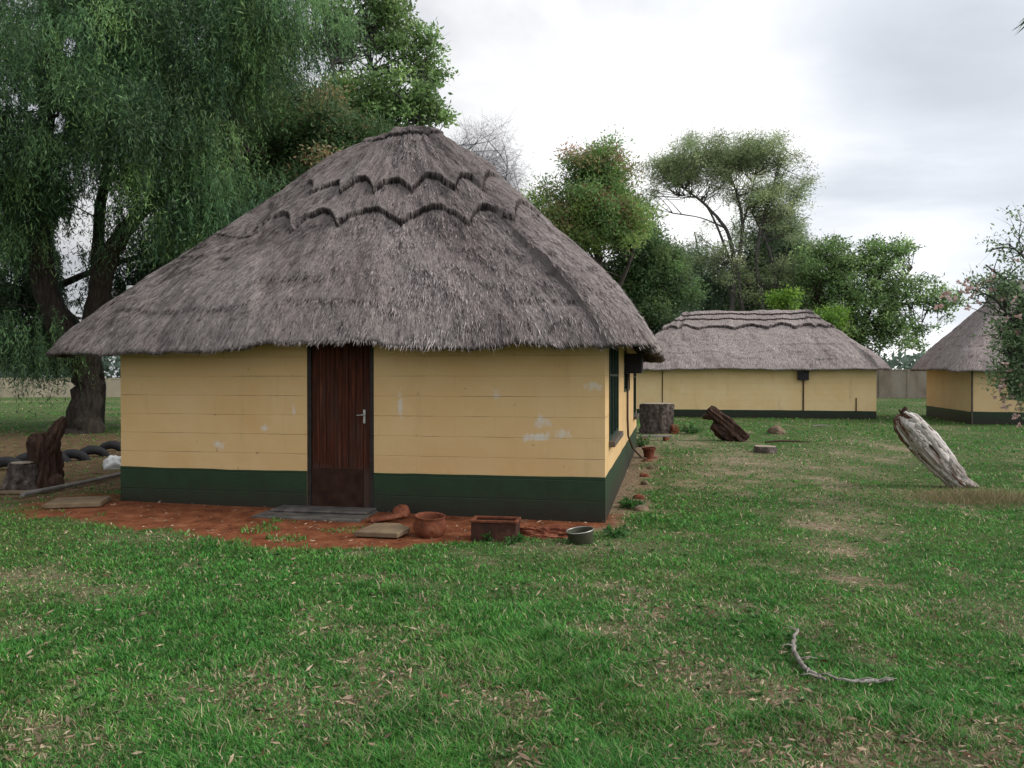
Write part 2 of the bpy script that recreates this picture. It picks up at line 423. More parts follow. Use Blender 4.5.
def wall_mat(name, base, k=1.0, marks=()):
    """painted block wall: UV in metres; marks = (u, v, ru, rv) patches where the paint has come off"""
    m, nt, b = node_mat(name); g = NB(nt); uv = g.uv()
    br = g.n('ShaderNodeTexBrick'); br.offset = 0.5
    br.inputs['Scale'].default_value = 1.0; br.inputs['Mortar Size'].default_value = 0.0045; br.inputs['Mortar Smooth'].default_value = 0.6
    br.inputs['Brick Width'].default_value = 0.46; br.inputs['Row Height'].default_value = 0.23; br.inputs['Bias'].default_value = 0.0
    g.l(g.scale(uv, (1, 1, 1), (0.1, -0.46, 0)), br.inputs['Vector'])
    sx = g.n('ShaderNodeSeparateXYZ'); g.l(uv, sx.inputs[0])
    fr = g.math('FRACT', g.math('DIVIDE', g.math('ADD', sx.outputs[1], 0.23 * 4 - 0.46 + 0.115), 0.23))
    dl = g.math('ABSOLUTE', g.math('SUBTRACT', fr, 0.5))                     # 0 on a bed joint
    wob = g.noise(g.scale(uv, (1.3, 22, 1)), 1, 3)
    bed = g.ramp(g.math('ADD', dl, 0.0), [(0.0, 1.0), (0.016, 0.0)])
    crack = g.math('MULTIPLY', bed, g.ramp(g.noise(g.scale(uv, (1.5, 4.35, 1), (0, 0.3, 0)), 1, 2), [(0.50, 0.0), (0.60, 1.0)]))
    mort = br.outputs['Fac']
    n1 = g.noise(uv, 1.3, 6, 0.6); n2 = g.noise(uv, 38, 5, 0.6)
    col = g.mix(g.ramp(n1, [(0.35, 0.0), (0.7, 1.0)]), tuple(base), tuple(c * f for c, f in zip(base, (0.93, 0.86, 0.74))))
    col = g.mix(g.math('MULTIPLY', mort, 0.06), col, tuple(c * 0.55 for c in base))
    col = g.mix(g.math('MULTIPLY', crack, 0.34), col, (0.10, 0.065, 0.035))
    # runs of dirt
    dirt = g.noise(g.scale(uv, (3.2, 0.55, 1)), 1, 5, 0.65)
    col = g.mix(g.ramp(dirt, [(0.56, 0.0), (0.82, 0.35)]), col, (0.30, 0.20, 0.10))
    spots = g.noise(uv, 9, 3, 0.5)
    col = g.mix(g.ramp(spots, [(0.71, 0.0), (0.75, 0.6)]), col, (0.20, 0.125, 0.06))
    for i, (u, v, ru, rv, amt) in enumerate(marks):
        mp = g.scale(uv, (1 / ru, 1 / rv, 1), (-u / ru, -v / rv, 0))
        ln = g.n('ShaderNodeVectorMath', operation='LENGTH'); g.l(mp, ln.inputs[0])
        e = g.math('ADD', ln.outputs['Value'], g.math('MULTIPLY', g.math('SUBTRACT', g.noise(g.scale(uv, (1, 0.6, 1)), 14 + i, 5, 0.7), 0.5), 3.2))
        col = g.mix(g.ramp(e, [(0.30, amt), (0.85, 0.0)]), col, (0.62, 0.57, 0.50))
    g.l(col, b.inputs['Base Color'])
    hh = g.math('SUBTRACT', g.math('ADD', g.math('MULTIPLY', n2, 0.3), g.math('MULTIPLY', g.noise(uv, 5, 3, 0.5), 1.6)), g.math('ADD', g.math('ADD', g.math('MULTIPLY', mort, 0.25), g.math('MULTIPLY', bed, 0.5)), g.math('MULTIPLY', crack, 1.0)))
    g.l(g.bump(hh, 0.7, 0.006), b.inputs['Normal'])
    b.inputs['Roughness'].default_value = 0.7; b.inputs['Specular IOR Level'].default_value = 0.3
    return m

def plinth_mat(name, base=(0.011, 0.030, 0.011)):
    m, nt, b = node_mat(name); g = NB(nt); uv = g.uv()
    sx = g.n('ShaderNodeSeparateXYZ'); g.l(uv, sx.inputs[0])
    n1 = g.noise(uv, 4, 6, 0.65)
    splash = g.math('ADD', sx.outputs[1], g.math('MULTIPLY', g.math('SUBTRACT', n1, 0.5), 0.45))
    col = g.mix(g.ramp(n1, [(0.3, 0.0), (0.7, 1.0)]), tuple(base), tuple(c * 1.35 for c in base))
    col = g.mix(g.ramp(splash, [(0.06, 0.9), (0.36, 0.0)]), col, (0.020, 0.0155, 0.0095))
    ch = g.noise(uv, 11, 4, 0.6)
    col = g.mix(g.ramp(ch, [(0.72, 0.0), (0.76, 0.7)]), col, (0.22, 0.22, 0.17))
    fr = g.math('FRACT', g.math('DIVIDE', g.math('ADD', sx.outputs[1], 0.115), 0.23))
    dl = g.math('ABSOLUTE', g.math('SUBTRACT', fr, 0.5))
    bed = g.math('MULTIPLY', g.ramp(dl, [(0.0, 1.0), (0.03, 0.0)]), g.noise(g.scale(uv, (1.5, 4, 1)), 1, 2))
    col = g.mix(bed, col, (0.012, 0.02, 0.012))
    g.l(col, b.inputs['Base Color'])
    g.l(g.bump(g.math('SUBTRACT', g.noise(uv, 40, 5, 0.6), g.math('MULTIPLY', bed, 2.0)), 0.5, 0.006), b.inputs['Normal'])
    b.inputs['Roughness'].default_value = 0.6; b.inputs['Specular IOR Level'].default_value = 0.35
    return m

YEL = (0.635, 0.437, 0.218)
M_thatch = thatch_mat('weathered_thatch', 1.28)
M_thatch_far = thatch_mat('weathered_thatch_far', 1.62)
M_wall1 = wall_mat('yellow_block_wall', YEL, marks=[(5.22, 0.93, 0.24, 0.06, 0.9), (5.28, 1.10, 0.11, 0.10, .7), (5.50, .96, .12, .07, .7), (3.62, 1.28, 0.04, 0.22, 0.75), (1.93, .99, .06, .06, .9), (1.32, .78, .09, .06, .8), (2.30, 1.20, 0.035, 0.10, 0.6), (5.84, 1.50, 0.13, 0.07, .7), (4.75, 1.40, .08, .07, .5)])
M_wall2 = wall_mat('yellow_block_wall_plain', (0.84, 0.63, 0.345))
M_plinth = plinth_mat('green_plinth_paint')
M_door = None
def door_mat():
    m, nt, b = node_mat('varnished_door_boards'); g = NB(nt); P = g.coord()
    sx = g.n('ShaderNodeSeparateXYZ'); g.l(P, sx.inputs[0])
    gr = g.noise(g.scale(P, (34, 34, 1.6)), 1, 7, 0.65, 0.6)
    pl = g.noise(g.scale(P, (9.5, 0, 0.15)), 1, 1)
    w = g.noise(g.scale(P, (5, 5, 1.2)), 1, 5, 0.6)
    col = g.ramp(gr, [(0.3, (0.018, 0.006, 0.003)), (0.52, (0.062, 0.018, 0.009)), (0.72, (0.16, 0.048, 0.022))])
    col = g.mix(g.ramp(pl, [(0.35, 0.0), (0.65, 0.6)]), col, g.mix(1.0, col, (0.55, 0.5, 0.5), 'MULTIPLY'))
    col = g.mix(g.ramp(w, [(0.5, 0.0), (0.75, 0.6)]), col, (0.05, 0.034, 0.028))
    low = g.math('ADD', sx.outputs[2], g.math('MULTIPLY', w, 0.3))
    col = g.mix(g.ramp(low, [(0.62, 0.75), (0.72, 0.0)]), col, (0.058, 0.038, 0.030))
    g.l(col, b.inputs['Base Color']); g.l(g.bump(gr, 0.4, 0.004), b.inputs['Normal'])
    b.inputs['Roughness'].default_value = 0.75; b.inputs['Specular IOR Level'].default_value = 0.15
    return m
M_door = door_mat()
M_doorframe = simple_mat('dark_door_frame', (0.012, 0.010, 0.009), (0.03, 0.024, 0.02), 9, 0.6, 0.3)
M_greenframe = simple_mat('dark_green_steel', (0.012, 0.03, 0.018), (0.02, 0.045, 0.028), 9, 0.5, 0.1)
M_sill = simple_mat('weathered_sill', (0.06, 0.05, 0.04), (0.14, 0.115, 0.09), 7, 0.8, 0.3)
M_glass, nt, b = node_mat('dark_window_glass'); g = NB(nt)
g.l(g.ramp(g.noise(g.coord(), 3, 3), [(0.3, (0.012, 0.018, 0.016)), (0.7, (0.03, 0.036, 0.034))]), b.inputs['Base Color'])
b.inputs['Roughness'].default_value = 0.08; b.inputs['Specular IOR Level'].default_value = 0.5
M_steel = simple_mat('dull_steel', (0.30, 0.29, 0.27), (0.5, 0.48, 0.45), 30, 0.35, 0.1, metal=0.8)
M_blackbox = simple_mat('black_meter_box', (0.012, 0.010, 0.014), (0.03, 0.026, 0.03), 8, 0.55, 0.1)
M_pipe = simple_mat('brown_conduit', (0.05, 0.03, 0.02), (0.12, 0.075, 0.05), 8, 0.7, 0.2)
M_concrete = simple_mat('worn_concrete', (0.045, 0.04, 0.036), (0.10, 0.09, 0.08), 7, 0.9, 0.5, c3=(0.16, 0.14, 0.12))
M_white = simple_mat('white_plastic', (0.55, 0.55, 0.53), (0.75, 0.75, 0.73), 7, 0.5, 0.2)

# ------------------------------------------------------------------ thatched roof
def smin_corner(p, hw, hl, r):
    pass

def roof(parent, W, L, oh, eave_z, prof, ridge_in, name, mat, rows, seed, n_straw, thick=0.20, nth=760, nw=170, lift=None, step=0.06, view_dir=None, corner=(0.5,0.5,0.5,0.5), fade=None, bulge=None):
    """hip roof of thatch over local rectangle x in [-W,0], y in [0,L]; ridge along the longer side.
    prof: (w, z) from the ridge (w=0) to the eave (w=1). rows: (w0, amp, period, straight) edges of the cap layers."""
    rng = np.random.default_rng(seed)
    x0, x1, y0, y1 = -W - oh[0], oh[1], -oh[2], L + oh[3]
    cx, cy = (x0 + x1) / 2, (y0 + y1) / 2
    # rounded rectangle, by arc length
    ra, rb, rc_, rd = corner          # front right, back right, back left, front left
    pts = []
    def arc(ax, ay, a0, r):
        for k in range(13):
            a = a0 + PI / 2 * k / 12; pts.append((ax + r * math.cos(a), ay + r * math.sin(a)))
    def seg(p, q, m=40):
        for k in range(1, m): pts.append((p[0] + (q[0] - p[0]) * k / m, p[1] + (q[1] - p[1]) * k / m))
    arc(x1 - ra, y0 + ra, -PI / 2, ra); seg((x1, y0 + ra), (x1, y1 - rb)); arc(x1 - rb, y1 - rb, 0, rb); seg((x1 - rb, y1), (x0 + rc_, y1))
    arc(x0 + rc_, y1 - rc_, PI / 2, rc_); seg((x0, y1 - rc_), (x0, y0 + rd)); arc(x0 + rd, y0 + rd, PI, rd); seg((x0 + rd, y0), (x1 - ra, y0))
    pts = np.array(pts + [pts[0]])
    dl = np.hypot(*np.diff(pts, axis=0).T); s = np.concatenate([[0], np.cumsum(dl)]); per = s[-1]
    sv = np.linspace(0, per, nth, endpoint=False)
    E = np.stack([np.interp(sv, s, pts[:, 0]), np.interp(sv, s, pts[:, 1])], 1)
    if W > L:
        Rg = np.stack([np.clip(E[:, 0], x0 + ridge_in[0], x1 - ridge_in[1]), np.full(nth, cy)], 1)
    else:
        Rg = np.stack([np.full(nth, cx), np.clip(E[:, 1], y0 + ridge_in[0], y1 - ridge_in[1])], 1)
    pw = np.array([p[0] for p in prof]); pz = np.array([p[1] for p in prof])
    # smooth the ridge attachment so that hips are rounded
    k = 25; ker = np.hanning(k); ker /= ker.sum()
    Rg = np.stack([np.convolve(np.concatenate([Rg[-k:, j], Rg[:, j], Rg[:k, j]]), ker, 'same')[k:-k] for j in range(2)], 1)
    # densify rows near the layer edges
    wv = np.linspace(0, 1, nw)
    for w0, amp, perd, strt in rows:
        wv = np.concatenate([wv, np.linspace(w0 - amp * 1.3 - .01, w0 + amp * 1.3 + .01, 110)])
    wv = np.unique(np.clip(wv, 0, 1)); nw = len(wv)
    fine = np.linspace(0, 1, 400); pzs = np.interp(fine, pw, pz)
    kk = np.hanning(41); kk /= kk.sum()
    pzs = np.convolve(np.concatenate([2 * pzs[0] - pzs[1:21][::-1], pzs, 2 * pzs[-1] - pzs[-21:-1][::-1]]), kk, 'valid')
    def zprof(w): return np.interp(w, fine, pzs)
    def surface(si, w):
        """si in [0,per), w in [0,1] arrays -> points, outward normals"""
        e = np.stack([np.interp(si, np.append(sv, per), np.append(E[:, j], E[0, j])) for j in range(2)], -1)
        q = np.stack([np.interp(si, np.append(sv, per), np.append(Rg[:, j], Rg[0, j])) for j in range(2)], -1)
        xy = q + (e - q) * w[..., None]
        z = zprof(w)
        z = z + (np.interp(si, np.append(sv, per), np.append(LZ, LZ[0])) if LZ is not None else 0) * w ** 3
        if BG is not None: z = z + np.interp(si, np.append(sv, per), np.append(BG, BG[0])) * np.sin(PI * np.clip(w, 0, 1))
        hd = e - q; ln = np.maximum(np.hypot(hd[..., 0], hd[..., 1]), 0.3)
        sl = (zprof(np.clip(w + .02, 0, 1)) - zprof(np.clip(w - .02, 0, 1))) / (np.clip(w + .02, 0, 1) - np.clip(w - .02, 0, 1)) / ln
        nrm = np.stack([-sl * hd[..., 0] / ln, -sl * hd[..., 1] / ln, np.ones_like(w)], -1)
        nrm /= np.linalg.norm(nrm, axis=-1, keepdims=True)
        dn = np.stack([hd[..., 0] / ln, hd[..., 1] / ln, sl], -1); dn /= np.linalg.norm(dn, axis=-1, keepdims=True)
        return np.concatenate([xy, z[..., None]], -1), nrm, dn, ln
    LZ = lift(E) if lift is not None else None
    BG = bulge(E) if bulge is not None else None
    FD = fade(E) if fade is not None else np.ones(nth)
    def edge_w(si, row):
        w0, amp, perd, strt = row
        if strt: return w0 + amp * (fbm(si * 0.9, si * 0 + w0 * 50, seed, 3) - .5) * 2
        ph = si / perd + 0.25 * np.sin(si * 0.7 + w0 * 9) + 0.3 * fbm(si * .5, si * 0 + 3, seed + 5, 2)
        return w0 + amp * (1 - 2.0 * np.abs(np.sin(PI * ph)) ** 0.8) * (0.8 + 0.4 * fbm(si * .8, si * 0, seed + 9, 2)) + 0.02 * (fbm(si * .35, si * 0, seed + 3, 2) - .5)
    def disp(si, w):
        d = (fbm(si * 2.2, w * 9, seed + 1, 4) - 0.5) * 0.10 + (fbm(si * 9, w * 16, seed + 2, 3) - 0.5) * 0.05
        d = d + (fbm(si * 0.5, w * 3, seed + 4, 2) - 0.5) * 0.16
        # faint courses of the thatch
        for wc in (0.58, 0.69, 0.80, 0.90):
            e = wc + 0.05 * (fbm(si * 0.8, si * 0 + wc * 31, seed + 6, 3) - .5)
            d = d + 0.009 * np.exp(-np.clip(e - w, 0, 9) / 0.05) * (w < e) * (fbm(si * 1.1, si * 0 + wc * 13, seed + 8, 3) > 0.52)
        for row in rows:
            e = edge_w(si, row)
            fd = np.interp(si, np.append(sv, per), np.append(FD, FD[0])) * (0.85 + 0.3 * sstep(.3, .6, fbm(si * 1.3, si * 0 + row[0] * 40, seed + 15, 2)))
            d = d + step * (0.5 if row[3] else fd) * sstep(0.0030, -0.0030, w - e) * (0.15 + 0.85 * np.exp(-np.clip(e - w, 0, 9) / 0.10))
        return d
    S, Wg = np.meshgrid(sv, wv)
    Pn, N, D, LN = surface(S, Wg)
    dd = disp(S, Wg); dd[0] = dd[0].mean()
    Pn = Pn + N * dd[..., None]
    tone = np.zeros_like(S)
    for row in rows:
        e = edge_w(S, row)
        tone -= 0.13 * np.exp(-((Wg - e - 0.003) / 0.006) ** 2) * FD[None, :]  # shade under each cap edge painted into the straw tone
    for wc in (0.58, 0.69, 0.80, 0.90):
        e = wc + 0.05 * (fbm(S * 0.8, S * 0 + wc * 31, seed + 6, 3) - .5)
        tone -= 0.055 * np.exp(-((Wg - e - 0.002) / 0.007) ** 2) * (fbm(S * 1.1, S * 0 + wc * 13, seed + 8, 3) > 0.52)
    # eave cut and underside
    e_top = Pn[-1]; out2 = N[-1][:, :2]; out2 = out2 / np.linalg.norm(out2, axis=1, keepdims=True)
    def under(inset, dz): return np.concatenate([e_top[:, :2] - out2 * inset, (e_top[:, 2] + dz)[:, None]], 1)
    rag = (fbm(sv * 7, sv * 0, seed + 12, 3) - .5) * 0.03 + (fbm(sv * 1.6, sv * 0, seed + 14, 2) - .5) * 0.04
    slope = abs((pzs[-1] - pzs[-60]) / (60 / 400)) / np.maximum(LN[-1], 2.6)
    U1 = under(0.015, -0.035 + rag); U2 = under(0.16, -0.005 + rag * .3); U3 = under(1.15, 0); U3[:, 2] = U2[:, 2] + 0.80
    allP = np.concatenate([Pn, U1[None], U2[None], U3[None]], 0)
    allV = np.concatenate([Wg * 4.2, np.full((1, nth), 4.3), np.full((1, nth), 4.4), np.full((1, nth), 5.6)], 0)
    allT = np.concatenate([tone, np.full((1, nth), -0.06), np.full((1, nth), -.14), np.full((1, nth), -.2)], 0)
    R = nw + 3
    uvs = np.stack([np.concatenate([S, S[:1], S[:1], S[:1]], 0).ravel(), allV.ravel()], 1)
    Vb = allP.reshape(-1, 3)
    idx = np.arange(R * nth).reshape(R, nth); nxt = np.roll(idx, -1, axis=1)
    Fb = np.stack([idx[:-1].ravel(), idx[1:].ravel(), nxt[1:].ravel(), nxt[:-1].ravel()], 1)
    # loose straws over the surface
    ns = n_straw
    ss = rng.random(ns * 2) * per; ww = np.sqrt(rng.random(ns * 2)) * 0.985 + 0.01
    if view_dir is not None:
        q, nn, dn, ln = surface(ss, ww)
        pr = np.where((nn[:, 0] * view_dir[0] + nn[:, 1] * view_dir[1]) > -0.45, 1.0, 0.12)
        kp = rng.random(ns * 2) < pr; ss, ww = ss[kp], ww[kp]
    for row in rows:
        e = edge_w(ss, row); kp = ~((e > ww - .004) & (e - ww < 0.03)); ss, ww = ss[kp], ww[kp]
    ss = ss[:ns]; ww = ww[:ns]; ns = len(ss)
    q, nn, dn, ln = surface(ss, ww); q = q + nn * (disp(ss, ww) - 0.01)[:, None]
    sd = np.cross(nn, dn); L_ = 0.04 + 0.10 * rng.random(ns); wdt = 0.003 + 0.0045 * rng.random(ns)
    jit = rng.normal(0, 0.20, ns)
    dr = dn + sd * jit[:, None] + nn * (0.05 + 0.13 * rng.random(ns))[:, None]
    a = q - sd * wdt[:, None]; bq = q + sd * wdt[:, None]; tp = q + dr * L_[:, None]
    Vs = np.stack([a, bq, tp], 1).reshape(-1, 3); o0 = len(Vb)
    Fs = (np.arange(ns * 3).reshape(ns, 3) + o0)
    uvS = np.repeat(np.stack([ss, ww * 4.2], 1), 3, 0); tS = np.repeat(rng.normal(0.0, 0.11, ns), 3)
    # hanging ends along the eave
    nf = int(per * 150); fs = rng.random(nf) * per; j = (fs / per * nth).astype(int) % nth
    mixv = rng.random(nf)[:, None]
    p0 = U1[j] * (1 - mixv) + U2[j] * mixv; p0 = p0 + np.stack([rng.normal(0, .012, nf), rng.normal(0, .012, nf), rng.normal(0, .01, nf) + .01], 1)
    o2 = out2[j]; tn2 = np.stack([-o2[:, 1], o2[:, 0], np.zeros(nf)], 1)
    fl = 0.02 + 0.05 * rng.random(nf) ** 2; fw = 0.004 + 0.005 * rng.random(nf)
    dr = np.stack([o2[:, 0] * 0.35, o2[:, 1] * 0.35, np.full(nf, -0.85)], 1) + tn2 * rng.normal(0, .3, nf)[:, None]
    Vf = np.stack([p0 - tn2 * fw[:, None], p0 + tn2 * fw[:, None], p0 + dr * fl[:, None]], 1).reshape(-1, 3); o1 = o0 + len(Vs)
    Ff = (np.arange(nf * 3).reshape(nf, 3) + o1)
    uvF = np.repeat(np.stack([fs, np.full(nf, 4.25)], 1), 3, 0); tF = np.repeat(rng.normal(-0.01, 0.10, nf), 3)
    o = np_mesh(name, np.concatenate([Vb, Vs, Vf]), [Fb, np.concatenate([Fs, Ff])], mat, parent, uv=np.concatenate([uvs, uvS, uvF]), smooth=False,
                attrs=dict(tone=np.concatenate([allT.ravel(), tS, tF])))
    return o

# ------------------------------------------------------------------ walls with openings
def wall_panel(acc, p0, dirv, nrm, length, z0, z1, openings=(), depth=0.12, u0=0.0):
    """quads of a wall face starting at p0 along dirv, with reveals at the openings (a0,a1,b0,b1)"""
    us = sorted({0.0, length} | {o[0] for o in openings} | {o[1] for o in openings})
    zs = sorted({z0, z1} | {o[2] for o in openings} | {o[3] for o in openings})
    def P(u, z, d=0.0): return (p0[0] + dirv[0] * u - nrm[0] * d, p0[1] + dirv[1] * u - nrm[1] * d, z)
    def quad(pts, uvs):
        n = len(acc['V']); acc['V'] += pts; acc['uv'] += uvs; acc['F'].append((n, n + 1, n + 2, n + 3))
    for a, b in zip(us[:-1], us[1:]):
        for c, d in zip(zs[:-1], zs[1:]):
            if any(o[0] <= a + 1e-6 and b <= o[1] + 1e-6 and o[2] <= c + 1e-6 and d <= o[3] + 1e-6 for o in openings): continue
            quad([P(a, c), P(b, c), P(b, d), P(a, d)], [(u0 + a, c), (u0 + b, c), (u0 + b, d), (u0 + a, d)])
    for a, b, c, d in openings:
        for (ua, za, ub, zb) in ((a, c, a, d), (b, d, b, c), (a, d, b, d), (b, c, a, c)):
            quad([P(ua, za), P(ub, zb), P(ub, zb, depth), P(ua, za, depth)], [(u0 + ua, za), (u0 + ub, zb), (u0 + ub + .1, zb), (u0 + ua + .1, za)])

def hut_walls(parent, W, L, H, mat, pl_mat, plinth_h, open_front=(), open_right=(), H_side=None):
    acc = dict(V=[], uv=[], F=[])
    wall_panel(acc, (-W, 0), (1, 0), (0, -1), W, 0, H, open_front, u0=0)
    wall_panel(acc, (0, 0), (0, 1), (1, 0), L, 0, H, open_right, u0=W)
    wall_panel(acc, (0, L), (-1, 0), (0, 1), W, 0, H, (), u0=W + L)
    wall_panel(acc, (-W, L), (0, -1), (-1, 0), L, 0, H, (), u0=2 * W + L)
    np_mesh('wall', acc['V'], np.array(acc['F']), mat, parent, uv=acc['uv'])
    acc = dict(V=[], uv=[], F=[]); t = 0.004
    def cut(lst):   # the plinth band stops at a door
        return [(max(a, 0), b, -0.2, plinth_h) for a, b, c, d in lst if c < plinth_h]
    def band(p0, dv, nr, ln, ops, u0):
        segs = []; cur = 0.0
        for a, b, _, _ in sorted(cut(ops)):
            segs.append((cur, a)); cur = b
        segs.append((cur, ln))
        fine_ = []
        for a, b in segs:
            k_ = max(1, int((b - a) / .12)); fine_ += [(a + (b - a) * i_ / k_, a + (b - a) * (i_ + 1) / k_) for i_ in range(k_)]
        for a, b in fine_:
            wa, wb = [float((fbm(np.array(v * 1.7 + u0 * 3), np.array(2.0), 19, 3) - .5) * .022) for v in (a, b)]
            q = [(p0[0] + dv[0] * u + nr[0] * t, p0[1] + dv[1] * u + nr[1] * t, z) for u, z in ((a, -0.25), (b, -0.25), (b, plinth_h + wb), (a, plinth_h + wa))]
            n = len(acc['V']); acc['V'] += q; acc['uv'] += [(u0 + a, -.25), (u0 + b, -.25), (u0 + b, plinth_h + wb), (u0 + a, plinth_h + wa)]; acc['F'].append((n, n + 1, n + 2, n + 3))
            q2 = [(p[0] - nr[0] * t, p[1] - nr[1] * t, p[2]) for p in (q[3], q[2])]
            n = len(acc['V']); acc['V'] += [q[3], q[2], q2[1], q2[0]]; acc['uv'] += [(u0 + a, plinth_h)] * 4; acc['F'].append((n, n + 1, n + 2, n + 3))
    band((-W - t, 0), (1, 0), (0, -1), W + 2 * t, [(a + t, b + t, c, d) for a, b, c, d in open_front], 0)
    band((0, -t), (0, 1), (1, 0), L + 2 * t, [(a + t, b + t, c, d) for a, b, c, d in open_right], W)
    band((t, L), (-1, 0), (0, 1), W + 2 * t, (), W + L)
    band((-W, L + t), (0, -1), (-1, 0), L + 2 * t, (), 2 * W + L)
    np_mesh('plinth', acc['V'], np.array(acc['F']), pl_mat, parent, uv=acc['uv'])

def side_window(parent, y0, y1, z0, z1, sill=True, panes=2):
    """steel window in the right-hand wall (x = 0 plane)"""
    fr = MB(); d0, d1 = -0.03, 0.012; t = 0.045
    fr.box((d0, y0, z0), (d1, y0 + t, z1)).box((d0, y1 - t, z0), (d1, y1, z1)).box((d0, y0 + t, z0), (d1, y1 - t, z0 + t)).box((d0, y0 + t, z1 - t), (d1, y1 - t, z1))
    for k in range(1, panes):
        yc = y0 + (y1 - y0) * k / panes; fr.box((d0, yc - .018, z0 + t), (d1, yc + .018, z1 - t))
    fr.box((d0 + .004, y0 + t, z0 + (z1 - z0) * .66), (d1 - .004, y1 - t, z0 + (z1 - z0) * .66 + .028))
    w = fr.build('window', M_greenframe, parent)
    MB().box((-0.022, y0 + t - .005, z0 + t - .005), (-0.008, y1 - t + .005, z1 - t + .005)).build('pane', M_glass, w)
    if sill: MB().box((-0.04, y0 - 0.05, z0 - 0.07), (0.075, y1 + 0.05, z0 - 0.002)).build('sill', M_sill, w, bevel=0.008)
    return w

# ------------------------------------------------------------------ the near hut
hut = empty('thatched_hut', (HC.x, HC.y, 0), HUT_A)
tag(hut, 'large near yellow hut with brown board door under a tall grey thatched roof', 'hut')
DOOR_A, DOOR_B = HW - 3.50, HW - 2.67            # along the front wall from its left end
DZ0, DZ1 = 0.07, 2.08
WIN = [(0.62, 2.40, 0.85, 2.0), (4.02, 4.70, 1.36, 2.02), (5.25, 5.9, 1.36, 2.02), (7.75, 9.05, 0.80, 2.0)]
hut_walls(hut, HW, HL, 2.16, M_wall1, M_plinth, 0.49, [(DOOR_A, DOOR_B, 0.0, DZ1)], WIN)
# door
dx0, dx1 = -HW + DOOR_A, -HW + DOOR_B
fr = MB(); ft = 0.05
fr.box((dx0, 0.0, 0.0), (dx0 + ft, 0.11, DZ1)).box((dx1 - ft, 0.0, 0.0), (dx1, 0.11, DZ1)).box((dx0 + ft, 0.0, DZ1 - ft), (dx1 - ft, 0.11, DZ1))
dr_frame = fr.build('door_frame', M_doorframe, hut, bevel=0.004)
nb = 8; pw_ = (dx1 - dx0 - 2 * ft) / nb
db = MB()
for k in range(nb):
    a = dx0 + ft + k * pw_ + 0.002; bb = a + pw_ - 0.004
    db.box((a, 0.028 + 0.003 * (k % 2), DZ0), (bb, 0.066, DZ1 - ft - 0.006))
db.box((dx0 + ft + .003, 0.045, DZ0 + .003), (dx1 - ft - .003, 0.062, DZ1 - ft - 0.01))
door = db.build('door', M_door, hut, bevel=0.003)
hb = MB(); hx = dx1 - ft - 0.075
hb.box((hx - .013, 0.018, 1.06), (hx + .013, 0.0265, 1.22))
hb.tube([(hx, 0.028, 1.16), (hx, -0.025, 1.16), (hx - .02, -0.032, 1.16), (hx - .075, -0.03, 1.155)], 0.007, 8)
hb.build('handle', M_steel, door)
MB().box((dx0 + ft + 0.004, 0.012, DZ0), (dx1 - ft - .1, 0.0245, 0.53)).build('kick_panel', simple_mat('worn_kick_panel', (0.018, 0.008, 0.006), (0.038, 0.018, 0.012), 6, .8, .3, c3=(.055, .028, .020), spec=.1), door)
# doorstep
st = MB(); st.box((dx0 - 0.38, -0.62, -0.1), (dx1 + 0.06, -0.006, 0.055)); st.box((dx0 - 0.30, -0.34, 0.057), (dx1 + .04, -0.008, 0.085))
st.build('doorstep', M_concrete, hut, bevel=0.012)
for i, w in enumerate(WIN): side_window(hut, w[0], w[1], w[2], w[3], sill=(i in (0, 3)), panes=(3 if i == 0 else 2 if i == 3 else 1))
# meter box, conduit
mbx = MB().box((0.003, 4.35, 1.66), (0.27, 4.78, 1.98)).build('meter_box', M_blackbox, hut, bevel=0.012)
MB().box((0.272, 4.39, 1.70), (0.279, 4.74, 1.94)).build('lid', M_blackbox, mbx, bevel=0.003)
MB().tube([(0.03, 4.6, 1.655), (0.03, 4.6, 0.9), (0.04, 4.62, 0.62), (0.10, 4.9, 0.40), (0.22, 5.6, 0.18), (0.30, 6.2, 0.08)], 0.018, 8).build('conduit', M_pipe, hut, smooth=True)
# roof
def lift1(E):
    # the eave is trimmed higher over the door, hangs a little lower at the front than at the side
    front = sstep(0.4, -0.25, E[:, 1]); x = E[:, 0]
    z = 0.03 - front * 0.065 + front * 0.055 * sstep(-2.7, -1.3, x)
    z = z + front * 0.075 * sstep(-4.05, -3.75, x) * sstep(-2.25, -2.55, x)
    z = z + front * 0.035 * sstep(-5.0, -4.0, x) * sstep(-1.4, -2.4, x)
    z = z - front * 0.02 * sstep(-3.8, -6, x)
    return z
R1_ROWS = [(0.15, 0.012, 1, True), (0.415, 0.034, 1.15, False), (0.55, 0.038, 1.22, False)]
PROF1 = [(0, 5.14), (0.05, 5.12), (0.12, 5.02), (0.2, 4.79), (0.3, 4.45), (0.47, 3.86), (0.62, 3.36), (0.75, 2.96), (0.86, 2.58), (0.94, 2.26), (1.0, 1.94)]
def bulge1(E): return 0.20 * sstep(-3.2, -0.6, E[:, 0]) * sstep(-0.6, 1.0, E[:, 1])
def fade1(E): return 0.06 + 0.94 * sstep(0.6, -0.3, E[:, 1]) * sstep(-6.4, -5.0, E[:, 0])
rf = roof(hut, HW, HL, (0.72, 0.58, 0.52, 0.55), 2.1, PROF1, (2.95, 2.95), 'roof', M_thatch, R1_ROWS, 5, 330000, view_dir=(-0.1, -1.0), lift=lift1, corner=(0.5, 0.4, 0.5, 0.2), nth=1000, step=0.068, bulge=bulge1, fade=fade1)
# small white vent pipe sticking out of the thatch
MB().lathe([(0.04, -0.45), (0.04, 0.0), (0.055, 0.0), (0.055, 0.07), (0.02, 0.075)], 14, (-6.28, 0.62, 2.73)).build('vent_pipe', M_white, rf, smooth=False)

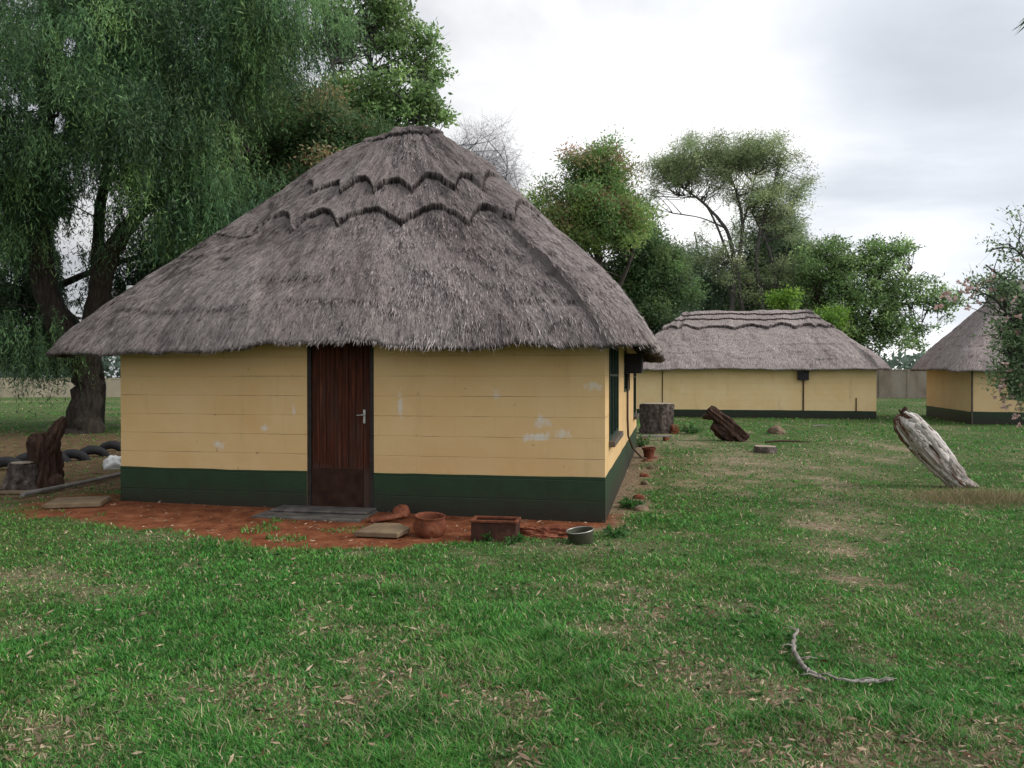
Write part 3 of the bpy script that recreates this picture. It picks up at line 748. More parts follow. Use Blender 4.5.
# ------------------------------------------------------------------ the long hut behind and the hut on the right
def hut2():
    a = math.radians(-13.5)
    root = empty('thatched_hut', (13.85, 30.4, -0.02), a)
    tag(root, 'long low yellow hut with wide thatched roof and black box under its eave', 'hut')
    W, L = 9.3, 6.0
    hut_walls(root, W, L, 2.12, M_wall2, M_plinth, 0.32)
    prof = [(0, 4.38), (0.04, 4.36), (0.12, 4.16), (0.5, 3.36), (0.84, 2.50), (0.93, 2.21), (1, 1.93)]
    roof(root, W, L, (0.5, 0.5, 0.5, 0.5), 2.1, prof, (2.75, 2.75), 'roof', M_thatch_far, [(0.10, 0.008, 1, True), (0.20, 0.010, 1, True), (0.37, 0.035, 1.3, False)], 31, 26000, nth=620, nw=110, view_dir=(-.2, -1), step=0.11)
    bx = MB().box((-2.85, -0.24, 1.50), (-2.45, -0.003, 1.96)).build('meter_box', M_blackbox, root, bevel=0.012)
    MB().box((-2.81, -0.25, 1.55), (-2.49, -0.242, 1.91)).build('lid', M_blackbox, bx)
    MB().tube([(-2.63, -0.03, 1.495), (-2.63, -0.03, 0.3)], 0.03, 8).build('conduit', M_pipe, root)
    MB().tube([(-0.72, -0.035, 0.3), (-0.72, -0.035, 0.82)], 0.022, 8).build('standpipe', M_pipe, root)
    MB().tube([(-8.0, -0.03, 2.0), (-8.0, -0.03, 0.32)], 0.018, 8).build('cable', M_pipe, root)
hut2()
def hut3():
    a = math.radians(-14.5)
    W, L = 9.4, 6.0
    R = Vector((math.cos(a), math.sin(a)))
    root = empty('thatched_hut', (15.6 + R.x * W, 27.2 + R.y * W, 0), a)
    tag(root, 'yellow thatched hut partly hidden behind the pink-flowered branches', 'hut')
    win = [(2.1, 3.3, 0.9, 1.75)]
    M3 = wall_mat('faded_yellow_block_wall', (0.68, 0.50, 0.275))
    hut_walls(root, W, L, 2.12, M3, M_plinth, 0.42)
    prof = [(0, 5.1), (0.05, 5.08), (0.12, 4.92), (0.47, 3.85), (0.84, 2.58), (0.93, 2.23), (1, 1.92)]
    def lf(E): return -0.12 * sstep(1.0, -0.3, E[:, 1])
    roof(root, W, L, (0.60, 0.5, 0.5, 0.5), 2.0, prof, (2.9, 2.9), 'roof', M_thatch_far, [(0.10, 0.01, 1, True), (0.26, 0.035, 1.2, False)], 57, 20000, nth=520, nw=100, view_dir=(-.6, -1), lift=lf)
    MB().tube([(-W + 0.03, -0.04, 1.8), (-W + 0.03, -0.04, 0.0)], 0.03, 8).build('drainpipe', M_sill, root)
    fr = MB(); x0, x1, z0, z1 = -W + 1.15, -W + 2.2, 0.85, 1.7
    fr.box((x0, -0.03, z0), (x0 + .05, -0.003, z1)).box((x1 - .05, -0.03, z0), (x1, -0.003, z1)).box((x0 + .05, -0.03, z0), (x1 - .05, -0.003, z0 + .05)).box((x0 + .05, -0.03, z1 - .05), (x1 - .05, -0.003, z1)).box(((x0 + x1) / 2 - .02, -0.028, z0 + .05), ((x0 + x1) / 2 + .02, -0.004, z1 - .05))
    w = fr.build('window', M_greenframe, root)
    MB().box((x0 + .045, -0.016, z0 + .045), (x1 - .045, -0.008, z1 - .045)).build('pane', M_glass, w)
hut3()

# ------------------------------------------------------------------ boundary walls
def bwall(name, label, p, q, h, mat, cope):
    a = Vector(p); bq = Vector(q); d = (bq - a); ln = d.length; ang = math.atan2(d.y, d.x)
    root = empty(name, (a.x, a.y, 0), ang); tag(root, label, 'wall')
    acc = MB(); npan = int(ln / 2.0)
    w = MB().box((0, 0, -0.2), (ln, 0.2, h)); w.build('wall_panel', mat, root)
    c = MB().box((-0.03, -0.04, h), (ln + .03, 0.24, h + 0.08)); c.build('coping', cope, root, bevel=.01)
    for k in range(npan + 1):
        MB().box((k * ln / npan - 0.14, -0.05, -0.2), (k * ln / npan + 0.14, -0.003, h - .004)).build('pier', mat, root)
M_grey_wall = simple_mat('stained_grey_plaster', (0.15, 0.115, 0.085), (0.26, 0.215, 0.17), 0.9, 0.9, 0.3, c3=(0.31, 0.27, 0.22), stretch=(1, 1, .5))
M_pale_wall = simple_mat('pale_sandy_plaster', (0.33, 0.28, 0.20), (0.45, 0.39, 0.29), 0.5, 0.9, 0.3)
bwall('boundary_wall', 'weathered grey boundary wall seen between the two far huts', (20.0, 62), (46, 58), 2.1, M_grey_wall, M_grey_wall)
bwall('boundary_wall', 'low pale sandy wall across the field behind the left tree', (-60, 62), (-22, 64), 1.45, M_pale_wall, M_pale_wall)

# ------------------------------------------------------------------ trees
M_bark = simple_mat('dark_bark', (0.018, 0.014, 0.011), (0.05, 0.04, 0.032), 5, 0.95, 0.9, 0.05, stretch=(2.5, 2.5, .6), c3=(0.085, 0.07, 0.055))
M_bark_grey = simple_mat('grey_bark', (0.05, 0.045, 0.042), (0.11, 0.10, 0.092), 4, 0.95, 0.8, 0.04, stretch=(2.5, 2.5, .6))
M_leaf = attr_leaf_mat('tree_leaf', 0.55, 0.45, 0.4)

def leaf_quads(pos, dirs, ln, wd, cols, rng):
    n = len(pos)
    d = dirs / np.maximum(np.linalg.norm(dirs, axis=1, keepdims=True), 1e-6)
    r = rng.normal(size=(n, 3)); s = np.cross(d, r); s /= np.maximum(np.linalg.norm(s, axis=1, keepdims=True), 1e-6)
    nn = np.cross(d, s)
    m = pos + d * (ln * 0.45)[:, None] + nn * (ln * 0.08)[:, None]
    V = np.stack([pos, m + s * (wd / 2)[:, None], pos + d * ln[:, None], m - s * (wd / 2)[:, None]], 1).reshape(-1, 3)
    i0 = np.arange(n) * 4
    return V, np.stack([i0, i0 + 1, i0 + 2, i0 + 3], 1), np.repeat(cols, 4, 0)

LEAF_K = 2.4
def pick_cols(palette, n, rng, clump_id=None, k=0.42):
    pal = np.array([p[:3] for p in palette]) * LEAF_K; wts = np.array([p[3] for p in palette], float); wts /= wts.sum()
    if clump_id is None:
        c = pal[rng.choice(len(pal), n, p=wts)]
    else:
        nc = clump_id.max() + 1
        cc = pal[rng.choice(len(pal), nc, p=wts)] * (1 + k * (rng.random(nc) * 2 - 1))[:, None]
        c = cc[clump_id]
        sw = rng.random(n) < 0.25
        c = np.where(sw[:, None], pal[rng.choice(len(pal), n, p=wts)], c)
    return c * (0.75 + 0.5 * rng.random(n))[:, None]

def proj(p):
    return 512 + F_PX * p[:, 0] / p[:, 1], HOR - F_PX * (p[:, 2] - CAM_H) / p[:, 1]

def tree(name, label, cat, limbs, blobs, leaf, palette, bark, seed, group=None, droop=0.0, gaps=(), twig=0.6, strand=None, conn=0.012, base=None, tone=0.42, hole=0.45):
    """limbs: list of [(x,y,z,r),...]; blobs: (x,y,z,rx,ry,rz,n clumps,clump radius, leaves per clump); leaf: (length, width)"""
    rng = np.random.default_rng(seed)
    root = empty(name, base or limbs[0][0][:3]); tag(root, label, cat, group)
    org = np.array(root.location)
    tr = MB()
    smooth_limbs = []
    for L in limbs:
        P = np.array(L, float); t = np.linspace(0, len(P) - 1, (len(P) - 1) * 5 + 1)
        # Catmull-Rom through the limb's joints
        def cr(tt):
            i = int(min(tt, len(P) - 1.0001)); f = tt - i
            p0, p1, p2, p3 = P[max(i - 1, 0)], P[i], P[min(i + 1, len(P) - 1)], P[min(i + 2, len(P) - 1)]
            return 0.5 * ((2 * p1) + (-p0 + p2) * f + (2 * p0 - 5 * p1 + 4 * p2 - p3) * f * f + (-p0 + 3 * p1 - 3 * p2 + p3) * f ** 3)
        Q = np.array([cr(x) for x in t]); Q[:, 3] = np.maximum(Q[:, 3], 0.01)
        Q[1:-1, :3] += rng.normal(0, 0.10, (len(Q) - 2, 3)) * Q[1:-1, 3:4]
        smooth_limbs.append(Q)
        tr.tube([tuple(q[:3] - org) for q in Q], list(Q[:, 3]), 10 if Q[0, 3] > .1 else 6, amp=0.22, seed=seed, freq=1.5, ridge=0.05 if Q[0, 3] > .15 else 0)
    AL = np.concatenate(smooth_limbs)
    pos = []; dr = []; cid = []; nc = 0; starts = []
    for (x, y, z, rx, ry, rz, n, rc, nl) in blobs:
        cs = []
        tries = 0
        while len(cs) < n and tries < n * 30:
            tries += 1
            d = rng.normal(size=3); d /= np.linalg.norm(d); rr = hole + (1 - hole) * rng.random() ** 0.7
            rr *= 0.80 + 0.34 * float(fbm(d[0] * 2.2 + 5 + seed, d[1] * 2.2 + d[2] * 2.6, seed, 3)) * 1.2
            c = np.array([x, y, z]) + d * rr * np.array([rx, ry, rz])
            if c[2] < 0.5: continue
            if gaps:
                px, py = proj(c[None]); ok = True
                for gx_, gy_, ga, gb in ():
                    if ((px[0] - gx_) / ga) ** 2 + ((py[0] - gy_) / gb) ** 2 < 1: ok = False
                if not ok: continue
            cs.append((c, d))
        for c, d in cs:
            # a twig out to the clump from the nearest limb below it
            if rng.random() < twig:
                dist = np.linalg.norm(AL[:, :3] - c, axis=1) + np.where(AL[:, 2] > c[2], 1.5, 0)
                a = AL[np.argsort(dist)[int(rng.integers(0, min(9, len(dist))))], :3]
                if np.linalg.norm(a - c) > 3.2: a = None
            else: a = None
            if a is not None:
                mid = (a + c) / 2 + rng.normal(0, 0.08, 3) * np.linalg.norm(c - a) + np.array([0, 0, 0.10 * np.linalg.norm(c - a) * (1 if droop else -0.6)])
                r0 = min(conn * (1 + np.linalg.norm(c - a) * 0.8), 0.022)
                tr.tube([tuple(a - org), tuple((a * .35 + mid * .65) - org + rng.normal(0, .03, 3)), tuple(mid * .5 + c * .5 - org), tuple(c - org)], [r0 * 1.5, r0, r0 * .7, r0 * .35], 4, cap=False)
                for _ in range(2):
                    e = c + (d * .7 + rng.normal(0, .6, 3)) * rc * 1.3
                    tr.tube([tuple(mid * .3 + c * .7 - org), tuple(e - org)], [r0 * .4, r0 * .12], 3, cap=False)
            m = int(nl * (0.6 + 0.8 * rng.random()))
            if strand:
                ns = max(1, m // strand[0]); slen = strand[1] * (0.5 + rng.random(ns))
                s0 = c + rng.normal(0, rc * .75, (ns, 3)) * np.array([1, 1, 0.8])
                out = np.stack([rng.normal(0, .5, ns) + d[0] * .5, rng.normal(0, .5, ns) + d[1] * .5, np.zeros(ns)], 1) * strand[2]
                k = strand[0]; tt = np.linspace(0.03, 1, k)[None, :, None]
                pp = s0[:, None] + out[:, None] * tt * slen[:, None, None] + np.array([0, 0, -1.0]) * (tt ** 1.35) * slen[:, None, None]
                pp = pp.reshape(-1, 3) + rng.normal(0, .015, (ns * k, 3))
                dd = np.repeat(out, k, 0) * 0.5 + rng.normal(0, .55, (ns * k, 3)) + np.array([0, 0, -0.85])
                pos.append(pp); dr.append(dd); cid.append(np.full(ns * k, nc))
            else:
                pp = c + rng.normal(0, rc * .55, (m, 3)) * np.array([1, 1, 0.75])
                dd = (pp - c) / rc * 0.8 + rng.normal(0, .7, (m, 3)) + np.array([0, 0, -droop])
                pos.append(pp); dr.append(dd); cid.append(np.full(m, nc))
            nc += 1
    tr.build('trunk', bark, root, smooth=True)
    pos = np.concatenate(pos); dr = np.concatenate(dr); cid = np.concatenate(cid)
    if gaps:
        px, py = proj(pos); keep = np.ones(len(pos), bool)
        wob = fbm(px * .09, py * .09, 5, 3) * 1.2
        for gx_, gy_, ga, gb in gaps:
            keep &= ~((((px - gx_) / ga) ** 2 + ((py - gy_) / gb) ** 2 < .25 + wob) & (rng.random(len(pos)) < .86))
        pos, dr, cid = pos[keep], dr[keep], cid[keep]
    n = len(pos)
    ln = leaf[0] * (0.6 + 0.8 * rng.random(n)); wd = leaf[1] * (0.6 + 0.8 * rng.random(n))
    V, F, C = leaf_quads(pos - org, dr, ln, wd, pick_cols(palette, n, rng, cid, tone), rng)
    np_mesh('crown', V, F, M_leaf, root, tint=C)
    return root, n

GRN_PEP = [(0.0378, 0.0752, 0.0309, 4), (0.0568, 0.1045, 0.041, 3), (0.0851, 0.1379, 0.047, 1.5), (0.0208, 0.0434, 0.0222, 2.5)]
GRN_DARK = [(0.0382, 0.0723, 0.0295, 4), (0.0553, 0.0992, 0.0363, 3), (0.0854, 0.0933, 0.0408, 2.5), (0.1205, 0.0876, 0.0454, 1.3)]
GRN_LEAF = [(0.0839, 0.1342, 0.047, 4), (0.1286, 0.1845, 0.0671, 2.5), (0.0503, 0.0839, 0.0313, 2)]
total = 0
# big weeping tree on the left, forked low
def T(px, py, y): return ((px - 512) / F_PX * y, y, CAM_H + (HOR - py) / F_PX * y)
gaps = [(58, 122, 11, 12), (72, 45, 9, 12), (86, 225, 15, 30), (72, 265, 13, 38), (62, 235, 8, 20), (74, 320, 10, 18), (105, 195, 8, 10), (34, 108, 7, 6)]
GAPS = gaps
_, n1 = tree('weeping_tree', 'huge dark weeping tree with a low forked trunk left of the near hut', 'tree',
    [[(*T(84, 440, 23)[:2], -0.2, .54), (*T(85, 425, 23)[:2], .35, .43), (*T(87, 385, 23), .36), (*T(86, 356, 23), .37)],
     [(*T(84, 364, 23), .36), (*T(66, 335, 22.8), .33), (*T(45, 280, 22.5), .30), (*T(40, 205, 22), .26), (*T(48, 130, 21.5), .2), (*T(52, 40, 21), .14), (*T(62, -60, 21), .07)],
     [(*T(88, 366, 23), .34), (*T(95, 320, 23), .30), (*T(108, 262, 22.6), .27), (*T(140, 215, 22.4), .20), (*T(190, 182, 22.4), .13), (*T(250, 150, 22.4), .05)],
     [(*T(100, 285, 22.8), .2), (*T(100, 220, 23.5), .15), (*T(120, 120, 24), .11), (*T(150, 20, 24), .06)],
     [(*T(42, 240, 22.3), .16), (*T(10, 180, 21.5), .12), (*T(-40, 120, 21), .06)]],
    [(*T(30, 50, 21), 4.6, 3.2, 4.2, 190, .44, 430), (*T(160, 30, 22), 3.6, 3.0, 2.6, 130, .44, 430), (*T(75, 165, 22), 2.4, 2.2, 2.0, 34, .42, 380), (*T(150, 125, 21), 2.2, 2.4, 1.7, 56, .42, 400),
     (*T(265, 5, 22), 2.4, 2.2, 1.9, 84, .44, 420), (*T(190, 195, 21.4), 2.2, 1.2, 1.4, 50, .42, 380), (*T(100, -70, 22), 5, 3, 2.4, 36, .8, 220), (*T(0, 190, 21), 2.0, 2.0, 2.2, 40, .42, 380),
     (*T(15, 335, 21.5), 1.6, 1.6, .9, 24, .4, 240), (*T(-90, 120, 22), 3.5, 3, 5, 70, .9, 240)],
    (0.16, 0.026), GRN_PEP, M_bark, 101, strand=(14, 0.85, 0.38), gaps=gaps, twig=0.10, hole=.25, droop=.5, tone=.62)
total += n1
# crown shade behind the forked trunk painted as dark leaves; unseen tree added left
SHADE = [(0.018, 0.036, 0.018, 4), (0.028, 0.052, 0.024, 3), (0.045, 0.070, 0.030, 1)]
_, n1 = tree('shade_toned_crown', 'dark crown mass behind the forked trunk, crown shade put into its leaf colour', 'tree',
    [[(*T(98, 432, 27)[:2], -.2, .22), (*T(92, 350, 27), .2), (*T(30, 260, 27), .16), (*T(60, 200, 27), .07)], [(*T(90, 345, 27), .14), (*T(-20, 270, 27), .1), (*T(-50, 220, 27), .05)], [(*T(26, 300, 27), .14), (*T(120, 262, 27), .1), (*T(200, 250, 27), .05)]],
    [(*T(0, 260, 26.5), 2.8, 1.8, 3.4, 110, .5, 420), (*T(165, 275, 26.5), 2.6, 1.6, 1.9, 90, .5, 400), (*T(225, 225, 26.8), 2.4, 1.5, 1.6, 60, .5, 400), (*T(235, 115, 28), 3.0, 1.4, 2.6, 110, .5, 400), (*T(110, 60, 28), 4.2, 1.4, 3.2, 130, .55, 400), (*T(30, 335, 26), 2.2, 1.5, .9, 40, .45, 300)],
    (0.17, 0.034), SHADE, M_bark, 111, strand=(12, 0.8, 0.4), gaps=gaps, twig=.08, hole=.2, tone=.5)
total += n1
_, n1 = tree('weeping_tree', 'unseen leafy tree added outside the left edge to shade the hut corner', 'tree',  # out of view, added to block sky and darken the left wall
    [[(-13.2, 10.5, -.2, .4), (-13.2, 10.5, 2, .34), (-12.8, 10.6, 4.2, .24), (-12.2, 10.8, 7, .1)], [(-13.2, 10.5, 2.4, .24), (-14.4, 9.6, 5, .14), (-15, 9, 7.5, .06)]],
    [(-12.2, 10.6, 5.6, 2.6, 3.4, 2.4, 90, .7, 240), (-13.0, 10.0, 8.2, 2.8, 3.2, 2.0, 60, .7, 240), (-13.4, 6.2, 5.6, 2.6, 2.6, 2.2, 60, .7, 240)],
    (0.30, 0.09), GRN_PEP, M_bark, 112, strand=(12, 1.1, 0.35), twig=.3, hole=.2)
# brownish feathery tree behind the hut
_, n1 = tree('feathery_tree', 'dense dull olive tree with brownish tips rising behind the left roof slope', 'tree',
    [[(-6.6, 25.5, -.2, .3), (-6.5, 25.5, 2.5, .26), (-6.2, 25.3, 5.0, .2), (-6.0, 25.2, 8, .12), (-5.8, 25, 10.5, .04)],
     [(-6.4, 25.4, 3.4, .2), (-7.8, 25, 6, .14), (-8.8, 25, 8.6, .05)], [(-6.3, 25.4, 4, .18), (-4.8, 25, 6.6, .12), (-4.2, 25, 8.6, .05)]],
    [(-6.8, 25.2, 7.9, 3.0, 2.4, 3.0, 150, .5, 420), (-4.8, 25.2, 7.2, 2.0, 2.0, 2.6, 80, .5, 380), (-8.6, 25, 5.0, 2.4, 2.2, 2.4, 80, .5, 380), (-6.5, 24.6, 4.6, 3.4, 2.0, 2.0, 70, .6, 360),
     (-5.6, 25, 9.2, 1.8, 1.6, 1.2, 26, .5, 320)],
    (0.15, 0.05), GRN_DARK, M_bark, 202, twig=.6, hole=.2, gaps=GAPS)
total += n1
# green leafy tree with its top at the upper edge
_, n1 = tree('leafy_tree', 'tall open leafy tree whose top leaves the frame above the near roof peak', 'tree',
    [[(-4.4, 29, -.2, .26), (-4.3, 29, 4, .22), (-4.6, 29, 8, .16), (-5.0, 29, 12, .1), (-5.4, 29, 15, .05)],
     [(-4.4, 29, 6, .15), (-3.6, 28.6, 9, .11), (-3.2, 28.5, 11.5, .04)], [(-4.5, 29, 7.5, .13), (-5.8, 28.5, 11, .09), (-6.6, 28.4, 13.4, .04)], [(-3.9, 28.8, 8, .1), (-2.9, 28.5, 9.6, .03)]],
    [(*T(345, 25, 29), 1.7, 1.6, 1.9, 60, .36, 90), (*T(392, 8, 29), 1.3, 1.3, 1.3, 36, .34, 80), (*T(405, 60, 28.7), 1.2, 1.2, .9, 30, .32, 70), (*T(425, 42, 28.7), .7, .7, .7, 12, .28, 60), (*T(437, 70, 28.7), .45, .6, .4, 7, .25, 50),
     (*T(390, 105, 28.8), 1.9, 1.6, 1.2, 60, .36, 100), (*T(425, 112, 28.6), .9, .8, .8, 20, .3, 80), (*T(350, 120, 28.8), 1.7, 1.5, 1.5, 60, .38, 130), (*T(385, 145, 28.8), 2.0, 1.5, .9, 44, .38, 130)],
    (0.17, 0.085), GRN_LEAF, M_bark_grey, 303, twig=.9, hole=.15)
total += n1
# grey twiggy tree
GREY = [(0.208, 0.2, 0.216, 3), (0.272, 0.264, 0.272, 2), (0.136, 0.128, 0.136, 2)]
_, n1 = tree('bare_tree', 'pale grey leafless twiggy tree behind the near roof peak', 'tree',
    [[(-1.2, 36, -.2, .16), (-1.2, 36, 5, .13), (-1.3, 36, 8.4, .09), (-1.5, 36, 11.6, .04)], [(-1.25, 36, 7, .08), (-.5, 36, 9.4, .05), (-.2, 36, 11, .02)], [(-1.3, 36, 8, .07), (-2.2, 36, 10.4, .04), (-2.4, 36, 12, .02)],
     [(-1.2, 36, 6.6, .06), (-.1, 36, 8, .04), (.4, 36, 9.6, .015)]],
    [(-1.4, 36, 11.4, 1.5, 1.2, 1.7, 60, .5, 110), (-.5, 36, 9.8, 1.4, 1.0, 1.6, 60, .5, 110)],
    (0.40, 0.014), GREY, M_bark_grey, 404, twig=1.0, hole=.1, conn=.01)
total += n1
# tree with rusty top
RUST = [(0.066, 0.1128, 0.036, 4), (0.11, 0.1544, 0.045, 2.5), (0.132, 0.1069, 0.0506, 0.7), (0.187, 0.101, 0.0675, 0.7)]
RUSTG = [(0.0495, 0.0857, 0.033, 4), (0.0825, 0.1218, 0.044, 3), (0.0385, 0.0586, 0.0286, 2)]
_, n1 = tree('rusty_tree', 'round bushy green tree with rust-red patches behind the right roof slope', 'tree',
    [[(4.0, 32, -.2, .28), (3.9, 32, 3, .24), (3.5, 32, 6, .18), (3.3, 32, 9, .08)], [(3.8, 32, 4, .14), (4.8, 31.8, 6.5, .06)], [(3.8, 32, 4.2, .14), (2.2, 31.8, 7.5, .06)]],
    [(3.4, 31.8, 9.3, 1.7, 1.4, 1.7, 60, .48, 300), (2.4, 31.8, 7.9, 1.9, 1.4, 1.7, 64, .48, 300), (4.0, 31.6, 7.6, 1.5, 1.4, 1.4, 40, .45, 300)],
    (0.15, 0.05), RUST, M_bark, 505, twig=.5, hole=.25)
rng5 = np.random.default_rng(55)
total += n1
_, n2 = tree('bushy_tree', 'deep green bushy tree filling the gap between near hut and long hut', 'tree',
    [[(*T(650, 420, 37), .26), (*T(648, 330, 37), .2), (*T(640, 250, 37), .12), (*T(632, 210, 37), .05)], [(*T(648, 320, 37), .1), (*T(668, 270, 36.8), .05)]],
    [(*T(618, 225, 37), 1.7, 1.5, 1.8, 56, .5, 320), (*T(640, 265, 36.8), 1.7, 1.5, 1.8, 60, .5, 320), (*T(668, 270, 36.8), 1.3, 1.0, 1.2, 30, .42, 240), (*T(682, 295, 36.8), .9, .9, 1.2, 18, .4, 200), (*T(650, 318, 36.8), 1.7, 1.3, 1.6, 54, .5, 300), (*T(612, 290, 36.8), 2.0, 1.3, 1.6, 40, .5, 280)],
    (0.16, 0.058), RUSTG, M_bark, 506, twig=.5, hole=.25)
total += n2
# tall flat-topped tree with visible limbs
FLAT = [(0.1271, 0.1602, 0.0774, 4), (0.1768, 0.2045, 0.105, 3), (0.0884, 0.116, 0.0607, 2)]  # leaf colours lightened in place of distance haze
yb = 44.0
def Q(px, py, r, dy=0.0): return (*T(px, py, yb + dy), r * .58)
_, n1 = tree('flat_topped_tree', 'tall flat-topped tree, leaves lightened for haze, with bare leaning limbs above the long hut', 'tree',
    [[Q(728, 400, .34), Q(730, 330, .26), Q(733, 285, .22), Q(730, 240, .18), Q(712, 212, .14), Q(685, 190, .08), Q(662, 178, .03)],
     [Q(745, 400, .26), Q(743, 320, .2), Q(738, 270, .17), Q(742, 225, .14), Q(735, 190, .1), Q(722, 160, .05)],
     [Q(730, 262, .14), Q(716, 225, .1), Q(700, 200, .07), Q(676, 196, .03)],
     [Q(765, 400, .28), Q(762, 310, .22), Q(756, 260, .18), Q(764, 215, .13), Q(775, 180, .08), Q(786, 152, .03)],
     [Q(780, 400, .22), Q(776, 310, .18), Q(772, 262, .14), Q(760, 230, .1), Q(748, 205, .06)],
     [Q(741, 230, .1), Q(752, 190, .07), Q(757, 160, .03)], [Q(724, 228, .08), Q(700, 218, .05), Q(672, 213, .02)]],
    [(*T(722, 160, yb), 3.6, 2.4, 1.3, 110, .5, 190), (*T(680, 165, yb), 1.9, 1.6, 1.1, 42, .45, 170), (*T(748, 150, yb), 1.9, 1.8, .95, 44, .45, 180), (*T(662, 178, yb), 1.0, 1.2, 1.2, 20, .4, 120),
     (*T(783, 160, yb), 1.5, 1.3, 1.3, 26, .4, 80), (*T(765, 200, yb), 2.2, 1.6, 1.1, 48, .45, 170), (*T(795, 190, yb), 1.0, 1, .8, 16, .4, 140), (*T(720, 190, yb), 2.4, 1.5, .8, 26, .4, 110), (*T(720, 250, yb), 2.6, 1.6, 1.6, 34, .4, 90), (*T(750, 285, yb), 2.6, 1.5, 1.6, 34, .4, 100), (*T(790, 225, yb), 1.4, 1.2, 1.4, 26, .4, 120), (*T(795, 280, yb), 1.6, 1.2, 2.0, 40, .4, 130), (*T(652, 195, yb), .7, .8, .7, 10, .35, 60)],
    (0.16, 0.036), FLAT, M_bark_grey, 606, twig=.95, hole=.1)
total += n1
# dark companion and drooping scrub below it
DG = [(0.0555, 0.0926, 0.0494, 4), (0.0802, 0.1235, 0.0618, 3), (0.1112, 0.1482, 0.0802, 2)]
_, n1 = tree('slender_tree', 'dark narrow tree standing inside the flat-topped tree', 'tree',
    [[(*T(775, 400, 46.5), .2), (*T(776, 300, 46.5), .16), (*T(778, 240, 46.5), .1), (*T(780, 205, 46.5), .04)]],
    [(*T(768, 235, 46.5), 2.0, 1.5, 1.9, 54, .5, 240), (*T(752, 262, 46.5), 1.6, 1.4, 1.6, 30, .5, 220), (*T(770, 272, 46.5), 2.0, 1.4, 1.6, 54, .5, 240), (*T(792, 262, 46.5), 1.6, 1.4, 1.6, 40, .5, 220), (*T(778, 305, 46.5), 2.4, 1.5, 1.4, 40, .5, 240)],
    (0.17, 0.05), DG, M_bark, 707, twig=.6, hole=.2)
total += n1
_, n1 = tree('drooping_tree', 'wispy grey-green drooping tree left of the flat-topped trunk', 'tree',
    [[(*T(700, 400, 48), .14), (*T(702, 310, 48), .11), (*T(700, 265, 48), .07), (*T(694, 232, 48), .03)], [(*T(702, 300, 48), .07), (*T(718, 258, 48), .04), (*T(724, 240, 48), .02)]],
    [(*T(695, 258, 48), 1.8, 1.3, 1.7, 40, .5, 160), (*T(715, 285, 48), 2.4, 1.3, 1.8, 56, .5, 190), (*T(692, 298, 48), 1.6, 1.2, 1.4, 40, .5, 190), (*T(745, 290, 48), 2.2, 1.2, 1.8, 50, .5, 190), (*T(770, 300, 48), 2.4, 1.2, 1.6, 50, .5, 190)],
    (0.2, 0.05), [(0.075, 0.11, 0.07, 3), (0.10, 0.135, 0.085, 2), (0.055, 0.08, 0.055, 2)], M_bark_grey, 717, twig=.8, hole=.1, strand=(8, .8, .3))
total += n1
# bright young tree peeping over the long hut's ridge
BRT = [(0.072, 0.1296, 0.0168, 3), (0.096, 0.1584, 0.024, 2), (0.0432, 0.0912, 0.0144, 2)]
for (px, py, rx, rz, nn, lb) in ((786, 300, .85, .55, 16, 'bright lime-green young tree peeping over the middle of the long hut ridge'), (832, 318, .9, .5, 14, 'small lime-green bush behind the right hip of the long hut')):
    c = T(px, py, 39.5)
    _, n1 = tree('young_tree', lb, 'tree', [[(c[0], c[1], -.2, .09), (c[0] + .1, c[1], 2.2, .07), (c[0], c[1], c[2], .03)]],
        [(c[0], c[1], c[2], rx, rx, rz, nn, .33, 110)], (0.17, 0.08), BRT, M_bark_grey, 800 + px, twig=.8, hole=.1)
    total += n1
# open leafy tree on the right
yb2 = 43.0
def Q2(px, py, r): return (*T(px, py, yb2), r * .7)
_, n1 = tree('leafy_tree', 'spreading open leafy tree to the right of the long hut roof', 'tree',
    [[Q2(862, 405, .34), Q2(860, 370, .27), Q2(855, 335, .22), Q2(848, 300, .15), Q2(838, 268, .08), Q2(830, 245, .03)],
     [Q2(857, 340, .17), Q2(872, 305, .13), Q2(880, 275, .09), Q2(886, 248, .03)], [Q2(858, 335, .13), Q2(890, 310, .1), Q2(918, 302, .06), Q2(945, 306, .025)], [Q2(856, 340, .12), Q2(835, 318, .09), Q2(815, 300, .04)],
     [Q2(872, 308, .08), Q2(900, 282, .05), Q2(912, 268, .02)]],
    [(*T(825, 265, yb2), 1.9, 1.7, 1.6, 70, .4, 80), (*T(866, 265, yb2), 2.2, 1.7, 1.5, 66, .36, 70), (*T(888, 250, yb2), 1.6, 1.4, .9, 30, .32, 56), (*T(850, 300, yb2), 2.8, 1.8, 1.5, 84, .42, 90), (*T(900, 292, yb2), 2.2, 1.5, 1.2, 50, .36, 66),
     (*T(940, 303, yb2), 1.3, 1.2, .9, 26, .32, 52), (*T(880, 330, yb2), 2.2, 1.4, 1.2, 56, .38, 76), (*T(915, 335, yb2), 1.6, 1.2, .8, 26, .32, 52), (*T(845, 335, yb2), 1.6, 1.4, 1.0, 34, .4, 90), (*T(808, 285, yb2 + 2), 1.4, 1.4, 1.8, 40, .45, 100)],
    (0.17, 0.08), GRN_LEAF, M_bark, 909, twig=.95, hole=.1)
total += n1
